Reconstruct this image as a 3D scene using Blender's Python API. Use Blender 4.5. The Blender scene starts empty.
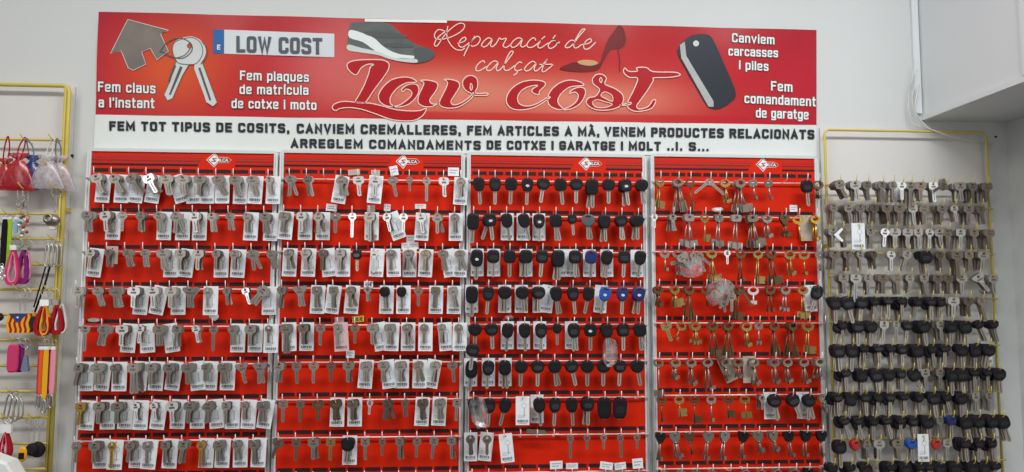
import bpy, math, random, re
from mathutils import Vector, Matrix
from mathutils.geometry import tessellate_polygon
RND = random.Random(7)
S = bpy.context.scene
COL = S.collection
PI = math.pi
CZ = 1.55                       # eye height above the floor
# ------------------------------------------------------------------ camera
F = 740.0
YAW, PITCH, ROLL, D = 0.06653696, 0.08057046, 0.00258939, 1.85104727
cy_, sy_, cp_, sp_ = math.cos(YAW), math.sin(YAW), math.cos(PITCH), math.sin(PITCH)
fwd = Vector((sy_*cp_, cy_*cp_, sp_)); rgt = Vector((cy_, -sy_, 0)); upv = rgt.cross(fwd)
rgt, upv = rgt*math.cos(ROLL)+upv*math.sin(ROLL), -rgt*math.sin(ROLL)+upv*math.cos(ROLL)
cam = bpy.data.objects.new('camera', bpy.data.cameras.new('camera')); COL.objects.link(cam)
cam.data.sensor_width = 36; cam.data.lens = F*36/1024; cam.data.clip_start = .02
M = Matrix((rgt, upv, -fwd)).transposed().to_4x4(); M.translation = (0, -D, CZ); cam.matrix_world = M
S.camera = cam

def at(px, py, d=0.0):
    """the point of the photograph's pixel on the plane d metres in front of the back wall"""
    q = rgt*((px-512)/F)+upv*((236-py)/F)+fwd
    t = (D-d)/q.y
    return Vector((q.x*t, -d, CZ+q.z*t))

# ------------------------------------------------------------------ materials
MATS = {}
def mat(name, col, rough=.5, metal=0., spec=None, coat=0., noise=None, bump=0., bscale=60., trans=0., alpha=1., emit=None):
    if spec is None: spec = .12 if name.startswith('print_') or 'ink' in name or name.endswith('_cloth') else .5
    m = bpy.data.materials.new(name); m.use_nodes = True
    n = m.node_tree.nodes; l = m.node_tree.links; b = n['Principled BSDF']
    b.inputs['Base Color'].default_value = (*col, 1); b.inputs['Roughness'].default_value = rough
    b.inputs['Metallic'].default_value = metal; b.inputs['Specular IOR Level'].default_value = spec
    b.inputs['Coat Weight'].default_value = coat; b.inputs['Coat Roughness'].default_value = .12
    b.inputs['Transmission Weight'].default_value = trans; b.inputs['Alpha'].default_value = alpha
    if noise or bump:
        tc = n.new('ShaderNodeTexCoord'); nz = n.new('ShaderNodeTexNoise')
        nz.inputs['Scale'].default_value = noise[1] if noise else bscale; nz.inputs['Detail'].default_value = 4
        l.new(tc.outputs['Object'], nz.inputs['Vector'])
        if noise:
            mx = n.new('ShaderNodeMix'); mx.data_type = 'RGBA'
            mx.inputs[6].default_value = (*[c*(1-noise[0]) for c in col], 1)
            mx.inputs[7].default_value = (*[min(1, c*(1+noise[0])) for c in col], 1)
            l.new(nz.outputs['Fac'], mx.inputs[0]); l.new(mx.outputs[2], b.inputs['Base Color'])
        if bump:
            n2 = n.new('ShaderNodeTexNoise'); n2.inputs['Scale'].default_value = bscale; n2.inputs['Detail'].default_value = 3
            l.new(tc.outputs['Object'], n2.inputs['Vector'])
            bp = n.new('ShaderNodeBump'); bp.inputs['Strength'].default_value = bump; bp.inputs['Distance'].default_value = .004
            l.new(n2.outputs['Fac'], bp.inputs['Height']); l.new(bp.outputs['Normal'], b.inputs['Normal'])
    MATS[name] = m
    return m
def sheer(name, col, dens, gloss=.1, ns=90):
    m = bpy.data.materials.new(name); m.use_nodes = True; n = m.node_tree.nodes; l = m.node_tree.links
    for x in list(n): n.remove(x)
    o = n.new('ShaderNodeOutputMaterial'); t = n.new('ShaderNodeBsdfTransparent'); d = n.new('ShaderNodeBsdfDiffuse')
    g = n.new('ShaderNodeBsdfGlossy'); g.inputs['Roughness'].default_value = .25
    d.inputs['Color'].default_value = (*col, 1)
    tl = n.new('ShaderNodeBsdfTranslucent'); tl.inputs['Color'].default_value = (*col, 1)
    a = n.new('ShaderNodeMixShader'); a.inputs[0].default_value = .35; l.new(d.outputs[0], a.inputs[1]); l.new(tl.outputs[0], a.inputs[2])
    b = n.new('ShaderNodeMixShader'); b.inputs[0].default_value = gloss; l.new(a.outputs[0], b.inputs[1]); l.new(g.outputs[0], b.inputs[2])
    tc = n.new('ShaderNodeTexCoord'); nz = n.new('ShaderNodeTexNoise'); nz.inputs['Scale'].default_value = ns
    mr = n.new('ShaderNodeMapRange'); mr.inputs[1].default_value = .3; mr.inputs[2].default_value = .7
    mr.inputs[3].default_value = max(0, dens-.25); mr.inputs[4].default_value = min(1, dens+.25)
    l.new(tc.outputs['Object'], nz.inputs['Vector']); l.new(nz.outputs['Fac'], mr.inputs[0])
    c = n.new('ShaderNodeMixShader'); l.new(mr.outputs[0], c.inputs[0]); l.new(t.outputs[0], c.inputs[1]); l.new(b.outputs[0], c.inputs[2])
    l.new(c.outputs[0], o.inputs[0]); MATS[name] = m
    return m
mat('plaster', (.62, .63, .62), .85, noise=(.03, 3), bump=.12, bscale=14)
mat('duct_white', (.70, .72, .73), .6, noise=(.015, 4))
mat('rack_backing', (.68, .655, .63), .8, noise=(.04, 5))
mat('red_board', (.68, .020, .003), .5, noise=(.08, 9), spec=.12)
mat('maroon', (.10, .004, .008), .4)
mat('maroon_mid', (.30, .008, .012), .4)
mat('maroon_light', (.45, .012, .012), .4)
mat('slot_dark', (.022, .003, .004), .8)
mat('frame_plastic', (.62, .64, .63), .35, noise=(.04, 30))
mat('print_white', (.82, .82, .80), .5)
mat('paper', (.80, .82, .84), .6, noise=(.03, 60))
mat('paper_tan', (.50, .42, .34), .7, noise=(.06, 60))
mat('paper_pink', (.70, .45, .45), .6, noise=(.05, 60))
mat('paper_yellow', (.75, .50, .06), .6)
mat('ink', (.035, .035, .045), .6)
mat('ink_grey', (.36, .37, .40), .6)
mat('plate_ink', (.10, .11, .13), .5); mat('ink_bar', (.10, .10, .11), .6)
mat('wire', (.85, .74, .70), .35, metal=.1)
mat('steel', (.36, .325, .285), .36, metal=.85, noise=(.12, 70))
mat('steel_warm', (.32, .26, .205), .38, metal=.85, noise=(.12, 70))
mat('steel_bright', (.90, .89, .87), .3, metal=.6)
mat('steel_dark', (.20, .165, .14), .40, metal=.8, noise=(.15, 70))
mat('brass', (.42, .28, .10), .38, metal=.85, noise=(.12, 70))
mat('gold', (.70, .42, .08), .3, metal=.85)
mat('bronze', (.17, .105, .055), .42, metal=.8, noise=(.2, 70))
mat('blade_steel', (.50, .445, .385), .36, metal=.8, noise=(.08, 70))
mat('black_plastic', (.011, .009, .012), .42, noise=(.2, 60), spec=.22)
mat('black_gloss', (.012, .012, .014), .18)
mat('grey_plastic', (.09, .09, .10), .45)
mat('blue_plastic', (.012, .07, .35), .35)
mat('navy_plastic', (.010, .018, .12), .4)
mat('badge', (.62, .62, .62), .4)
mat('rack_steel', (.50, .47, .43), .36, metal=.85, noise=(.12, 70))
mat('ring_steel', (.55, .53, .50), .3, metal=.9)
mat('yellow_paint', (.60, .48, .09), .38, noise=(.08, 40))
mat('red_cloth', (.38, .010, .02), .7, noise=(.2, 120)); mat('darkred_cloth', (.25, .006, .012), .7)
mat('pink_cloth', (.62, .05, .16), .7); mat('lightpink_cloth', (.80, .30, .42), .7)
mat('purple_cloth', (.22, .02, .16), .7); mat('orange_cloth', (.85, .13, .012), .7)
mat('yellow_cloth', (.82, .42, .02), .7); mat('white_cloth', (.72, .68, .62), .7)
mat('black_cloth', (.012, .009, .012), .7); mat('green_cloth', (.33, .55, .03), .7)
mat('lightblue_cloth', (.30, .45, .60), .7); mat('greyblue', (.16, .20, .28), .5)
mat('blue_enamel', (.01, .03, .16), .4)
mat('bead_red', (.4, .04, .03), .3); mat('bead_green', (.05, .22, .12), .3); mat('bead_pink', (.6, .25, .25), .3)
mat('print_red_dark', (.42, .012, .018), .35); mat('print_pale', (.84, .58, .48), .5)
mat('print_outline', (.88, .62, .54), .45)
mat('print_grey', (.42, .42, .40), .45, noise=(.25, 16)); mat('print_lightgrey', (.60, .62, .60), .4, noise=(.1, 20))
mat('print_darkgrey', (.09, .10, .10), .4); mat('print_black', (.03, .035, .045), .35)
mat('print_shoe', (.11, .125, .12), .35, noise=(.5, 22)); mat('print_shoe_light', (.72, .78, .76), .35)
mat('print_maroon', (.16, .010, .012), .35, noise=(.3, 14)); mat('print_beige', (.55, .33, .16), .45)
mat('print_blue', (.03, .13, .34), .4); mat('plate_grey', (.55, .58, .60), .35, noise=(.12, 8))
mat('print_brown', (.20, .17, .15), .4, noise=(.4, 14))
mat('cable_white', (.62, .62, .60), .45)
sheer('organza_red', (.62, .015, .03), .72); sheer('organza_blue', (.02, .06, .35), .72)
sheer('organza_white', (.72, .66, .68), .6); sheer('organza_lilac', (.72, .60, .66), .55)
sheer('clear_bag', (.78, .72, .72), .20, .45, 40)

# ------------------------------------------------------------------ mesh building
class MB:
    def __init__(s): s.v = []; s.f = []; s.m = []; s.sm = []
    def add(s, vs, fs, mi=0, smooth=False):
        b = len(s.v); s.v += [tuple(v) for v in vs]
        for f in fs: s.f.append([b+i for i in f]); s.m.append(mi); s.sm.append(smooth)
        return s
    def prism(s, pts, y0, y1, mi=0, holes=(), side=None):
        """outline in x,z pushed from y0 to y1"""
        loops = [list(pts)]+[list(h) for h in holes]
        tri = tessellate_polygon([[Vector((p[0], p[1], 0)) for p in lp] for lp in loops])
        flat = [p for lp in loops for p in lp]; n = len(flat)
        vs = [(p[0], y0, p[1]) for p in flat]+[(p[0], y1, p[1]) for p in flat]
        fs = []
        for t in tri: fs.append(tuple(t)); fs.append(tuple(n+i for i in reversed(t)))
        s.add(vs, fs, mi)
        b = len(s.v)-2*n; k = 0; mi2 = mi if side is None else side
        for lp in loops:
            m = len(lp)
            for i in range(m):
                j = (i+1) % m; s.f.append([b+k+i, b+k+j, b+n+k+j, b+n+k+i]); s.m.append(mi2); s.sm.append(False)
            k += m
        return s
    def box(s, x0, x1, y0, y1, z0, z1, mi=0):
        return s.prism([(x0, z0), (x1, z0), (x1, z1), (x0, z1)], y0, y1, mi)
    def tube(s, pts, r, n=6, mi=0, closed=False):
        P = [Vector(p) for p in pts]; m = len(P); rings = []
        ref = None
        for i, p in enumerate(P):
            if closed: t = (P[(i+1) % m]-P[i-1])
            else: t = P[min(i+1, m-1)]-P[max(i-1, 0)]
            t.normalize()
            if ref is None:
                ref = Vector((0, 1, 0)) if abs(t.y) < .9 else Vector((1, 0, 0))
            a = (ref-t*ref.dot(t))
            if a.length < 1e-4: a = t.orthogonal()
            a.normalize(); ref = a; b = t.cross(a)
            rr = r[i] if isinstance(r, (list, tuple)) else r
            rings.append([p+(a*math.cos(2*PI*k/n)+b*math.sin(2*PI*k/n))*rr for k in range(n)])
        vs = [v for rg in rings for v in rg]; fs = []
        for i in range(m if closed else m-1):
            j = (i+1) % m
            for k in range(n):
                q = (k+1) % n; fs.append((i*n+k, i*n+q, j*n+q, j*n+k))
        if not closed: fs.append(tuple(range(n-1, -1, -1))); fs.append(tuple((m-1)*n+k for k in range(n)))
        return s.add(vs, fs, mi, True)
    def ring(s, c, R, r, axis='y', n=18, mi=0, sq=1.):
        c = Vector(c); pts = []
        for i in range(n):
            a = 2*PI*i/n; u, w = math.cos(a)*R, math.sin(a)*R*sq
            pts.append(c+(Vector((u, 0, w)) if axis == 'y' else Vector((0, u, w)) if axis == 'x' else Vector((u, w, 0))))
        return s.tube(pts, r, 6, mi, True)
    def loft(s, pts, secs, mi=0, c=(0, 0)):
        """outline scaled about c by k at each y: closed rounded slab"""
        n = len(pts); vs = []
        for y, k in secs: vs += [(c[0]+(p[0]-c[0])*k, y, c[1]+(p[1]-c[1])*k) for p in pts]
        fs = [tuple(range(n)), tuple(((len(secs)-1)*n+i) for i in range(n-1, -1, -1))]
        for a in range(len(secs)-1):
            for i in range(n):
                j = (i+1) % n; fs.append((a*n+i, a*n+j, (a+1)*n+j, (a+1)*n+i))
        return s.add(vs, fs, mi)
    def ball(s, c, r, mi=0, n=8, sz=(1, 1, 1)):
        vs = []; fs = []; m = n//2
        for i in range(1, m):
            for k in range(n):
                a, b = PI*i/m, 2*PI*k/n
                vs.append((c[0]+r*sz[0]*math.sin(a)*math.cos(b), c[1]+r*sz[1]*math.sin(a)*math.sin(b), c[2]+r*sz[2]*math.cos(a)))
        t = len(vs); vs += [(c[0], c[1], c[2]+r*sz[2]), (c[0], c[1], c[2]-r*sz[2])]
        for i in range(m-2):
            for k in range(n): q = (k+1) % n; fs.append((i*n+k, (i+1)*n+k, (i+1)*n+q, i*n+q))
        for k in range(n): q = (k+1) % n; fs.append((t, k, q)); fs.append((t+1, (m-2)*n+q, (m-2)*n+k))
        return s.add(vs, fs, mi, True)
    def mesh(s, name, mats):
        me = bpy.data.meshes.new(name); me.from_pydata(s.v, [], s.f)
        for m in (mats if isinstance(mats, (list, tuple)) else [mats]): me.materials.append(MATS[m])
        me.polygons.foreach_set('material_index', s.m); me.polygons.foreach_set('use_smooth', s.sm)
        import bmesh
        bm = bmesh.new(); bm.from_mesh(me); bmesh.ops.recalc_face_normals(bm, faces=bm.faces); bm.to_mesh(me); bm.free()
        return me
    def build(s, name, mats, parent=None, loc=None):
        return obj(name, s.mesh(name, mats), parent, loc)
def obj(name, data, parent=None, loc=None, rot=None):
    o = bpy.data.objects.new(name, data); COL.objects.link(o)
    if parent: o.parent = parent
    if loc is not None: o.location = loc
    if rot is not None: o.rotation_euler = rot
    return o
SEEN = {}
def tag(o, label, cat, group=None, kind=None):
    o['label'] = label; o['category'] = cat
    if group: o['group'] = group
    if kind: o['kind'] = kind
    if label in SEEN: print('DUP LABEL', label)
    SEEN[label] = 1
    if len(label.split()) > 16 or re.search(r'\b(left|right)\b(?!-)', label) and 0: print('LONG', label)
    return o
def empty(name, loc): o = obj(name, None, None, loc); o.empty_display_size = .01; return o
def circ(cx, cz, r, n=10, sq=1.): return [(cx+r*math.cos(2*PI*i/n), cz+r*sq*math.sin(2*PI*i/n)) for i in range(n)]
def smooth(pts, k=5, closed=False):
    out = []; n = len(pts)
    g = (lambda i: pts[i % n]) if closed else (lambda i: pts[max(0, min(n-1, i))])
    for i in range(n if closed else n-1):
        p0, p1, p2, p3 = g(i-1), g(i), g(i+1), g(i+2)
        for j in range(k):
            t = j/k
            out.append(tuple(.5*((2*b)+(-a+c)*t+(2*a-5*b+4*c-d)*t*t+(-a+3*b-3*c+d)*t**3) for a, b, c, d in zip(p0, p1, p2, p3)))
    if not closed: out.append(tuple(pts[-1]))
    return out
ORD = 'first second third fourth fifth sixth seventh eighth ninth tenth eleventh twelfth thirteenth fourteenth'.split()
ROWN = ['top row', 'second row down', 'third row down', 'fourth row down', 'fifth row down', 'sixth row down', 'seventh row down', 'eighth row down', 'ninth row down', 'tenth row down', 'eleventh row down', 'twelfth row down', 'thirteenth row down']
BN = ['board nearest the keychain rack', 'second board from the keychain rack', 'car key board', 'board beside the yellow key rack', 'yellow key rack']
BN = ['first red board', 'second red board', 'third red board', 'fourth red board', 'yellow key rack']
STEP = ['', 'second in ', 'third in ', 'fourth in ', 'fifth in ', 'sixth in ', 'seventh in ']

# ------------------------------------------------------------------ room shell
def struct(name, mb, m): o = mb.build(name, m); o['kind'] = 'structure'; return o
struct('wall_back', MB().box(-3, 3, 0, .12, 0, 3.1), 'plaster')
XW = at(1012, 230, .0).x
struct('wall_right', MB().box(XW, XW+.12, -.9, 0, 0, 3.1), 'plaster')
bc = at(922, 121, 0)
b = MB(); b.box(bc.x, XW, -.62, 0, bc.z, 3.1)
b.box(bc.x-.004, bc.x, -.62, 0, bc.z, bc.z+.014)
sm_ = at(1018, 60, 0)
b.box(bc.x-.003, bc.x, -.36, -.353, bc.z+.014, 3.1)
b.box(bc.x-.006, bc.x, -.62, -.361, bc.z+.014, 3.1)
o = b.build('ceiling_bulkhead', 'duct_white'); o['kind'] = 'structure'
# trunking and loose cables beside the bulkhead
t0, t1 = at(914, 114, 0), at(921, 114, 0)
struct('trim_1', MB().box(t0.x, t1.x-.002, -.009, 0, t0.z, 3.1), 'duct_white')
def cable(pxs, d0, r, label):
    pts = [at(x, y, d) for x, y, d in pxs]
    o = MB().tube(smooth([tuple(p) for p in pts], 6), r, 6).build('cable', 'cable_white')
    tag(o, label, 'cable')
cable([(914, 60, .024), (912, 80, .028), (909, 92, .02), (908.5, 108, .02), (912, 122, .02), (920, 127, .03)], 0, .0016, 'thin white cable looping furthest out below the wall trunking')
cable([(917, 70, .024), (914, 88, .03), (912, 100, .03), (916, 117, .03), (924, 126, .03), (938, 132, .04), (955, 138, .04), (975, 142, .03), (992, 143.5, .01)], 0, .0017, 'white cable sagging across the empty top of the yellow key rack')
cable([(919, 85, .024), (916, 98, .026), (915, 110, .024), (920, 120, .02), (928, 127, .02), (932, 129, .01)], 0, .0024, 'thicker white cable hanging from the trunking to the rack top bar')
p = at(957, 112+20, 0)
tag(MB().ball((at(73, 156).x, -.004, at(73, 156).z), .004).build('wall_plug', 'ink'), 'small dark wall plug beside the keychain rack', 'wall plug')
tag(MB().ball((at(995, 137).x, -.003, at(995, 137).z), .003).build('wall_screw', 'ink'), 'tiny dark screw in the wall beside the yellow key rack', 'screw')

# ------------------------------------------------------------------ banner
GD = .003
def B2(px, py, d=GD): v = at(px, py, d); return (v.x, v.z)
cTL, cTR, cBR, cBL = B2(98.5, 11.5), B2(816.5, 30), B2(817, 156), B2(93.5, 151)
rBL, rBR = B2(95.3, 114.6), B2(816.5, 125)
BX0, BX1 = cTL[0], cTR[0]
root = empty('shop_banner', (0, -.001, 1.95))
tag(root, 'wide red and white printed shop banner above the four red boards', 'banner')
def part(name, mb, m, label=None, par=None):
    o = mb.build(name, m, par or root); o.matrix_parent_inverse = (par or root).matrix_world.inverted() if 0 else Matrix.Translation(-Vector((par or root).location))
    if label: o['label'] = label
    return o
# printed sheet: grid with the print's colours plus painted-in reflection haze
NX, NZ = 240, 44
def lerp(a, b, t): return a+(b-a)*t
vs = []; cols = []
def gauss(px, py, cx, cy, sx, sy): return math.exp(-((px-cx)/sx)**2-((py-cy)/sy)**2)
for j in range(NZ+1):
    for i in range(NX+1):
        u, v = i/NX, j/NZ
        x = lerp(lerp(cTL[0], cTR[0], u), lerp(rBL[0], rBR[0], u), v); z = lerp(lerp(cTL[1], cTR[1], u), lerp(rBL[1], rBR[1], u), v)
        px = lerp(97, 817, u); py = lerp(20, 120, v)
        # crimson ends, part print and part painted reflection haze; orange red middle
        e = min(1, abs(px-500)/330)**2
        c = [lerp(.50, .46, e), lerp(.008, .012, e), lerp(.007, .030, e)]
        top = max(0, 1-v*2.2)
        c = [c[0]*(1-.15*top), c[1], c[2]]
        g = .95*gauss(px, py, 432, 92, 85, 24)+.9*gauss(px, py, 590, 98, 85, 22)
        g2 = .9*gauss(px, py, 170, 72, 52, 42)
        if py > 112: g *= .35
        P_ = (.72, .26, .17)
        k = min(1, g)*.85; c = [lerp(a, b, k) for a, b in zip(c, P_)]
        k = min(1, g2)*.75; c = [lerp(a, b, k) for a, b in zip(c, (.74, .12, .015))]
        k = min(1, .8*gauss(px, py, 325, 62, 48, 45))*.55; c = [lerp(a, b, k) for a, b in zip(c, (.72, .22, .22))]  # pinkish reflected glare painted into the sheet colour
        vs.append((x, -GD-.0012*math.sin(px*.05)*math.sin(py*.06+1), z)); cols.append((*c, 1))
fs = [(j*(NX+1)+i, (j+1)*(NX+1)+i, (j+1)*(NX+1)+i+1, j*(NX+1)+i+1) for j in range(NZ) for i in range(NX)]
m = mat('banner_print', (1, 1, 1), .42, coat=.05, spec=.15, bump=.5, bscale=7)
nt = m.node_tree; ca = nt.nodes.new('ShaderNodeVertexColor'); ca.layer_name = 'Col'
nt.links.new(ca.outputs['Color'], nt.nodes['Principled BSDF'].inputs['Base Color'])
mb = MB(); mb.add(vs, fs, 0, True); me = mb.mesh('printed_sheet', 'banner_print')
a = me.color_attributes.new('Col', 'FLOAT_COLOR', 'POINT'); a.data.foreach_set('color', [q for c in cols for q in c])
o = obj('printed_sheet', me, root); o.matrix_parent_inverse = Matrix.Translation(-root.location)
mat('banner_white', (.70, .73, .70), .3, coat=.3, bump=.9, bscale=10, noise=(.05, 5))
part('white_strip', MB().prism([rBL, rBR, cBR, cBL], -GD, 0), 'banner_white', 'crinkled white strip with black capital lettering')
part('backing_sheet', MB().prism([cTL, cTR, rBR, rBL], -.0008, 0), 'banner_white')
o = part('tape', MB().prism([B2(365, 19.3), B2(447, 20.6), B2(447, 23.3), B2(365, 22)], -.0062, -.0050), 'print_white', 'white tape strip along the top edge')

FONT = None
def glyphs(txt, offset=0.):
    cu = bpy.data.curves.new('t', 'FONT'); cu.body = txt; cu.size = 1; cu.offset = offset; cu.resolution_u = 3
    cu.space_character = 1.0+offset*1.2
    o = bpy.data.objects.new('t', cu); COL.objects.link(o)
    dg = bpy.context.evaluated_depsgraph_get(); me = bpy.data.meshes.new_from_object(o.evaluated_get(dg))
    bpy.data.objects.remove(o); V = [tuple(v.co) for v in me.vertices]; Fc = [tuple(p.vertices) for p in me.polygons]
    bpy.data.meshes.remove(me); return V, Fc
GL = {}
def _g(ch, w, *st): GL[ch] = (w, st)
V_ = 'o0 0,0 0,1'
_g('F', .85, V_, 'o0 0,1 1,1', 'o0 0,.53 .85,.53'); _g('E', .9, V_, 'o0 0,1 1,1', 'o0 0,.52 .9,.52', 'o0 0,0 1,0'); _g('M', 1.35, 'o0 0,0 0,1 .5,.2 1,1 1,0')
_g('T', .95, 'o0 0,1 1,1', 'o0 .5,0 .5,1'); _g('O', 1, 'c.3 0,0 1,0 1,1 0,1'); _g('I', .02, 'o0 .5,0 .5,1'); _g('P', .95, V_, 'o.28 0,1 1,1 1,.45 0,.45')
_g('U', 1, 'o.3 0,1 0,0 1,0 1,1'); _g('S', 1, 'o.24 1,.76 1,1 0,1 0,.54 1,.48 1,0 0,0 0,.24'); _g('D', 1, V_, 'o.32 0,1 1,1 1,0 0,0'); _g('C', 1, 'o.3 1,.68 1,1 0,1 0,0 1,0 1,.32')
_g('A', 1.05, 'o0 0,0 .5,1 1,0', 'o0 .2,.28 .8,.28'); _g('À', 1.05, 'o0 0,0 .5,1 1,0', 'o0 .2,.28 .8,.28', 'o0 .35,1.35 .55,1.22'); _g('N', 1, 'o0 0,0 0,1 1,0 1,1'); _g('V', 1, 'o0 0,1 .5,0 1,1')
_g('L', .85, 'o0 0,1 0,0 1,0'); _g('R', 1, V_, 'o.28 0,1 1,1 1,.5 0,.5', 'o0 .6,.5 1,0'); _g('G', 1, 'o.3 1,.7 1,1 0,1 0,0 1,0 1,.46', 'o0 .6,.46 1,.46'); _g('X', 1, 'o0 0,0 1,1', 'o0 0,1 1,0')
_g('W', 1.5, 'o0 0,1 .25,0 .5,.9 .75,0 1,1'); _g(',', .02, 'o0 .5,.04 .5,-.14'); _g('.', .02, 'o0 .5,0 .5,.04'); _g("'", .02, 'o0 .5,1 .5,.82')
_g('a', .85, 'o.2 0,.58 0,.74 1,.74 1,0', 'o.18 1,.42 0,.42 0,0 1,0'); _g('e', .85, 'o.22 0,.36 1,.36 1,.74 0,.74 0,0 1,0 1,.14'); _g('m', 1.45, 'o0 0,0 0,.74', 'o.2 0,.74 .5,.74 .5,0', 'o.2 .5,.74 1,.74 1,0')
_g('n', .85, 'o0 0,0 0,.74', 'o.25 0,.74 1,.74 1,0'); _g('c', .82, 'o.25 1,.5 1,.74 0,.74 0,0 1,0 1,.24'); _g('l', .02, 'o0 .5,0 .5,1'); _g('u', .85, 'o.25 0,.74 0,0 1,0 1,.74'); _g('s', .8, 'o.16 1,.56 1,.74 0,.74 0,.42 1,.34 1,0 0,0 0,.2')
_g('i', .02, 'o0 .5,0 .5,.74', 'o0 .5,.98 .5,1.0'); _g('í', .02, 'o0 .5,0 .5,.74', 'o0 .5,.96 4,1.12'); _g('t', .5, 'o.12 .35,1 .35,0 1,0', 'o0 0,.74 1,.74'); _g('p', .85, 'o0 0,-.26 0,.74', 'o.25 0,.74 1,.74 1,0 0,0'); _g('q', .85, 'o0 1,-.26 1,.74', 'o.25 1,.74 0,.74 0,0 1,0')
_g('d', .85, 'o0 1,0 1,1', 'o.25 1,.74 0,.74 0,0 1,0'); _g('g', .85, 'o.2 1,.74 1,-.26 0,-.26 0,-.14', 'o.25 1,.74 0,.74 0,.04 1,.04'); _g('r', .55, 'o0 0,0 0,.74', 'o.2 0,.74 1,.74 1,.62'); _g('o', .85, 'c.25 0,0 1,0 1,.74 0,.74'); _g('x', .9, 'o0 0,0 1,.74', 'o0 0,.74 1,0'); _g('v', .9, 'o0 0,.74 .5,0 1,.74')
def stroke_pts(st, w0, ch):
    kd = st[0]; t = st.split(' '); r = float(t[0][1:])*.5; P = [(float(a.split(',')[0])*w0, float(a.split(',')[1])*ch) for a in t[1:]]; cl = kd == 'c'; n = len(P); r *= ch
    out = []
    for i, q in enumerate(P):
        if r == 0 or (not cl and i in (0, n-1)): out.append(q); continue
        a, b = P[i-1], P[(i+1) % n]; da, db = math.dist(a, q), math.dist(b, q); k = min(r, da*.5, db*.5)
        A_ = (q[0]+(a[0]-q[0])/da*k, q[1]+(a[1]-q[1])/da*k); B_ = (q[0]+(b[0]-q[0])/db*k, q[1]+(b[1]-q[1])/db*k)
        for j in range(4): u = j/3; out.append(tuple((1-u)**2*x+2*u*(1-u)*y+u*u*z for x, y, z in zip(A_, q, B_)))
    return out, cl
def ribbon2(P, w, cl, ext, exts=(1, 1)):
    n = len(P); L = []; R = []
    if not cl and ext:
        P = list(P)
        for e, f, on in ((0, 1, exts[0]), (-1, -2, exts[1])):
            if not on: continue
            d = math.dist(P[e], P[f]) or 1; P[e] = (P[e][0]+(P[e][0]-P[f][0])/d*ext, P[e][1]+(P[e][1]-P[f][1])/d*ext)
    for i in range(n):
        def dr(a, b): d = math.dist(a, b) or 1; return ((b[0]-a[0])/d, (b[1]-a[1])/d)
        d0 = dr(P[i-1], P[i]) if (cl or i) else None; d1 = dr(P[i], P[(i+1) % n]) if (cl or i < n-1) else None
        d0 = d0 or d1; d1 = d1 or d0; nx, ny = -(d0[1]+d1[1]), d0[0]+d1[0]; l = math.hypot(nx, ny)
        if l < .2: nx, ny = -d1[1], d1[0]; l = 1
        nx /= l; ny /= l; k = min(1/max(.35, nx*-d0[1]+ny*d0[0]), 2.2); L.append((P[i][0]+nx*w/2*k, P[i][1]+ny*w/2*k)); R.append((P[i][0]-nx*w/2*k, P[i][1]-ny*w/2*k))
    return L, R, [(i, (i+1) % n, n+(i+1) % n, n+i) for i in range(n if cl else n-1)]
def text(name, txt, x0, x1, ybase0, ybase1, capt, m, depth, par, wt=.22, outline=None, d0=GD+.0005, lab=None, ow=.09):
    """condensed block lettering between pixels x0..x1; wt = stroke width over capital height"""
    w = wt; glw = .46; gap = .13+w; adv = 0; lay = []
    for c in txt:
        if c == ' ': adv += .42; continue
        g = GL[c]; gw = g[0]*glw; lay.append((adv+w/2, gw, g[1])); adv += gw+gap
    tot = adv-gap+w; sx = (x1-x0)/(tot*capt); eps = 0
    for isout in ((1, 0) if outline else (0,)):
        mb = MB()
        for (ax, gw, sts) in lay:
            for k_, st in enumerate(sts):
                tk = st.split(' '); ex = [1 if (tk[0] == 'o0' or float(tk[i].split(',')[1]) in (0, 1, .74, -.26)) else .0 for i in (1, -1)]
                P, cl = stroke_pts(st, gw, 1-w); P = [(p[0]*sx, p[1]+w/2) for p in P]
                L, R, fs = ribbon2(P, w+(ow if isout else 0), cl, (w*.5+(ow/2 if isout else 0))*(1 if not cl else 0), ex)
                out = []
                for q in L+R:
                    px = x0+(ax*sx+q[0])*capt; u = (px-x0)/(x1-x0); py = lerp(ybase0, ybase1, u)-q[1]*capt
                    out.append(tuple(at(px, py, d0+depth+(0 if isout else .0005)+k_*.00004)))
                mb.add(out, fs)
        part(name if not isout else name+'_outline', mb, outline if isout else m, lab, par)
W_ = 'print_white'; K_ = 'ink'
def white_text(t, x0, x1, y0, y1, cap): text('lettering', t, x0, x1, y0, y1, cap, W_, .0015, root, .165, 'print_darkgrey')
white_text('Fem claus', 98, 155.5, 91.5, 93.5, 10); white_text("a l'instant", 98.5, 154.5, 107.3, 108.3, 10)
white_text('Fem plaques', 240, 309, 80, 82, 9.5); white_text('de matrícula', 239.5, 308.5, 94, 95, 9.5); white_text('de cotxe i moto', 231.5, 316.5, 108, 110, 9.5)
white_text('Canviem', 732, 774.5, 42, 44.5, 9); white_text('carcasses', 728.5, 778, 55.5, 57.5, 9); white_text('i piles', 739, 768.5, 69.3, 71, 9)
white_text('Fem', 771, 792.5, 90.5, 92, 9.5); white_text('comandament', 744.5, 815.8, 103, 106.5, 9.5); white_text('de garatge', 756, 808.5, 117.5, 119.5, 9.5)
def black_text(t, x0, x1, y0, y1, cap): text('lettering', t, x0, x1, y0, y1, cap, K_, .0012, root, .25)
black_text('FEM TOT TIPUS DE COSITS,', 109, 289.5, 130.6, 133, 9.6)
black_text('CANVIEM CREMALLERES,', 296.5, 461, 133.3, 135, 9.8)
black_text('FEM ARTICLES A MÀ,', 467, 599.5, 135, 136.3, 9.6)
black_text('VENEM PRODUCTES RELACIONATS', 604.5, 814.5, 136.2, 139.3, 9.6)
black_text('ARREGLEM COMANDAMENTS', 290.5, 481, 148, 150, 9.4)
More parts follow.
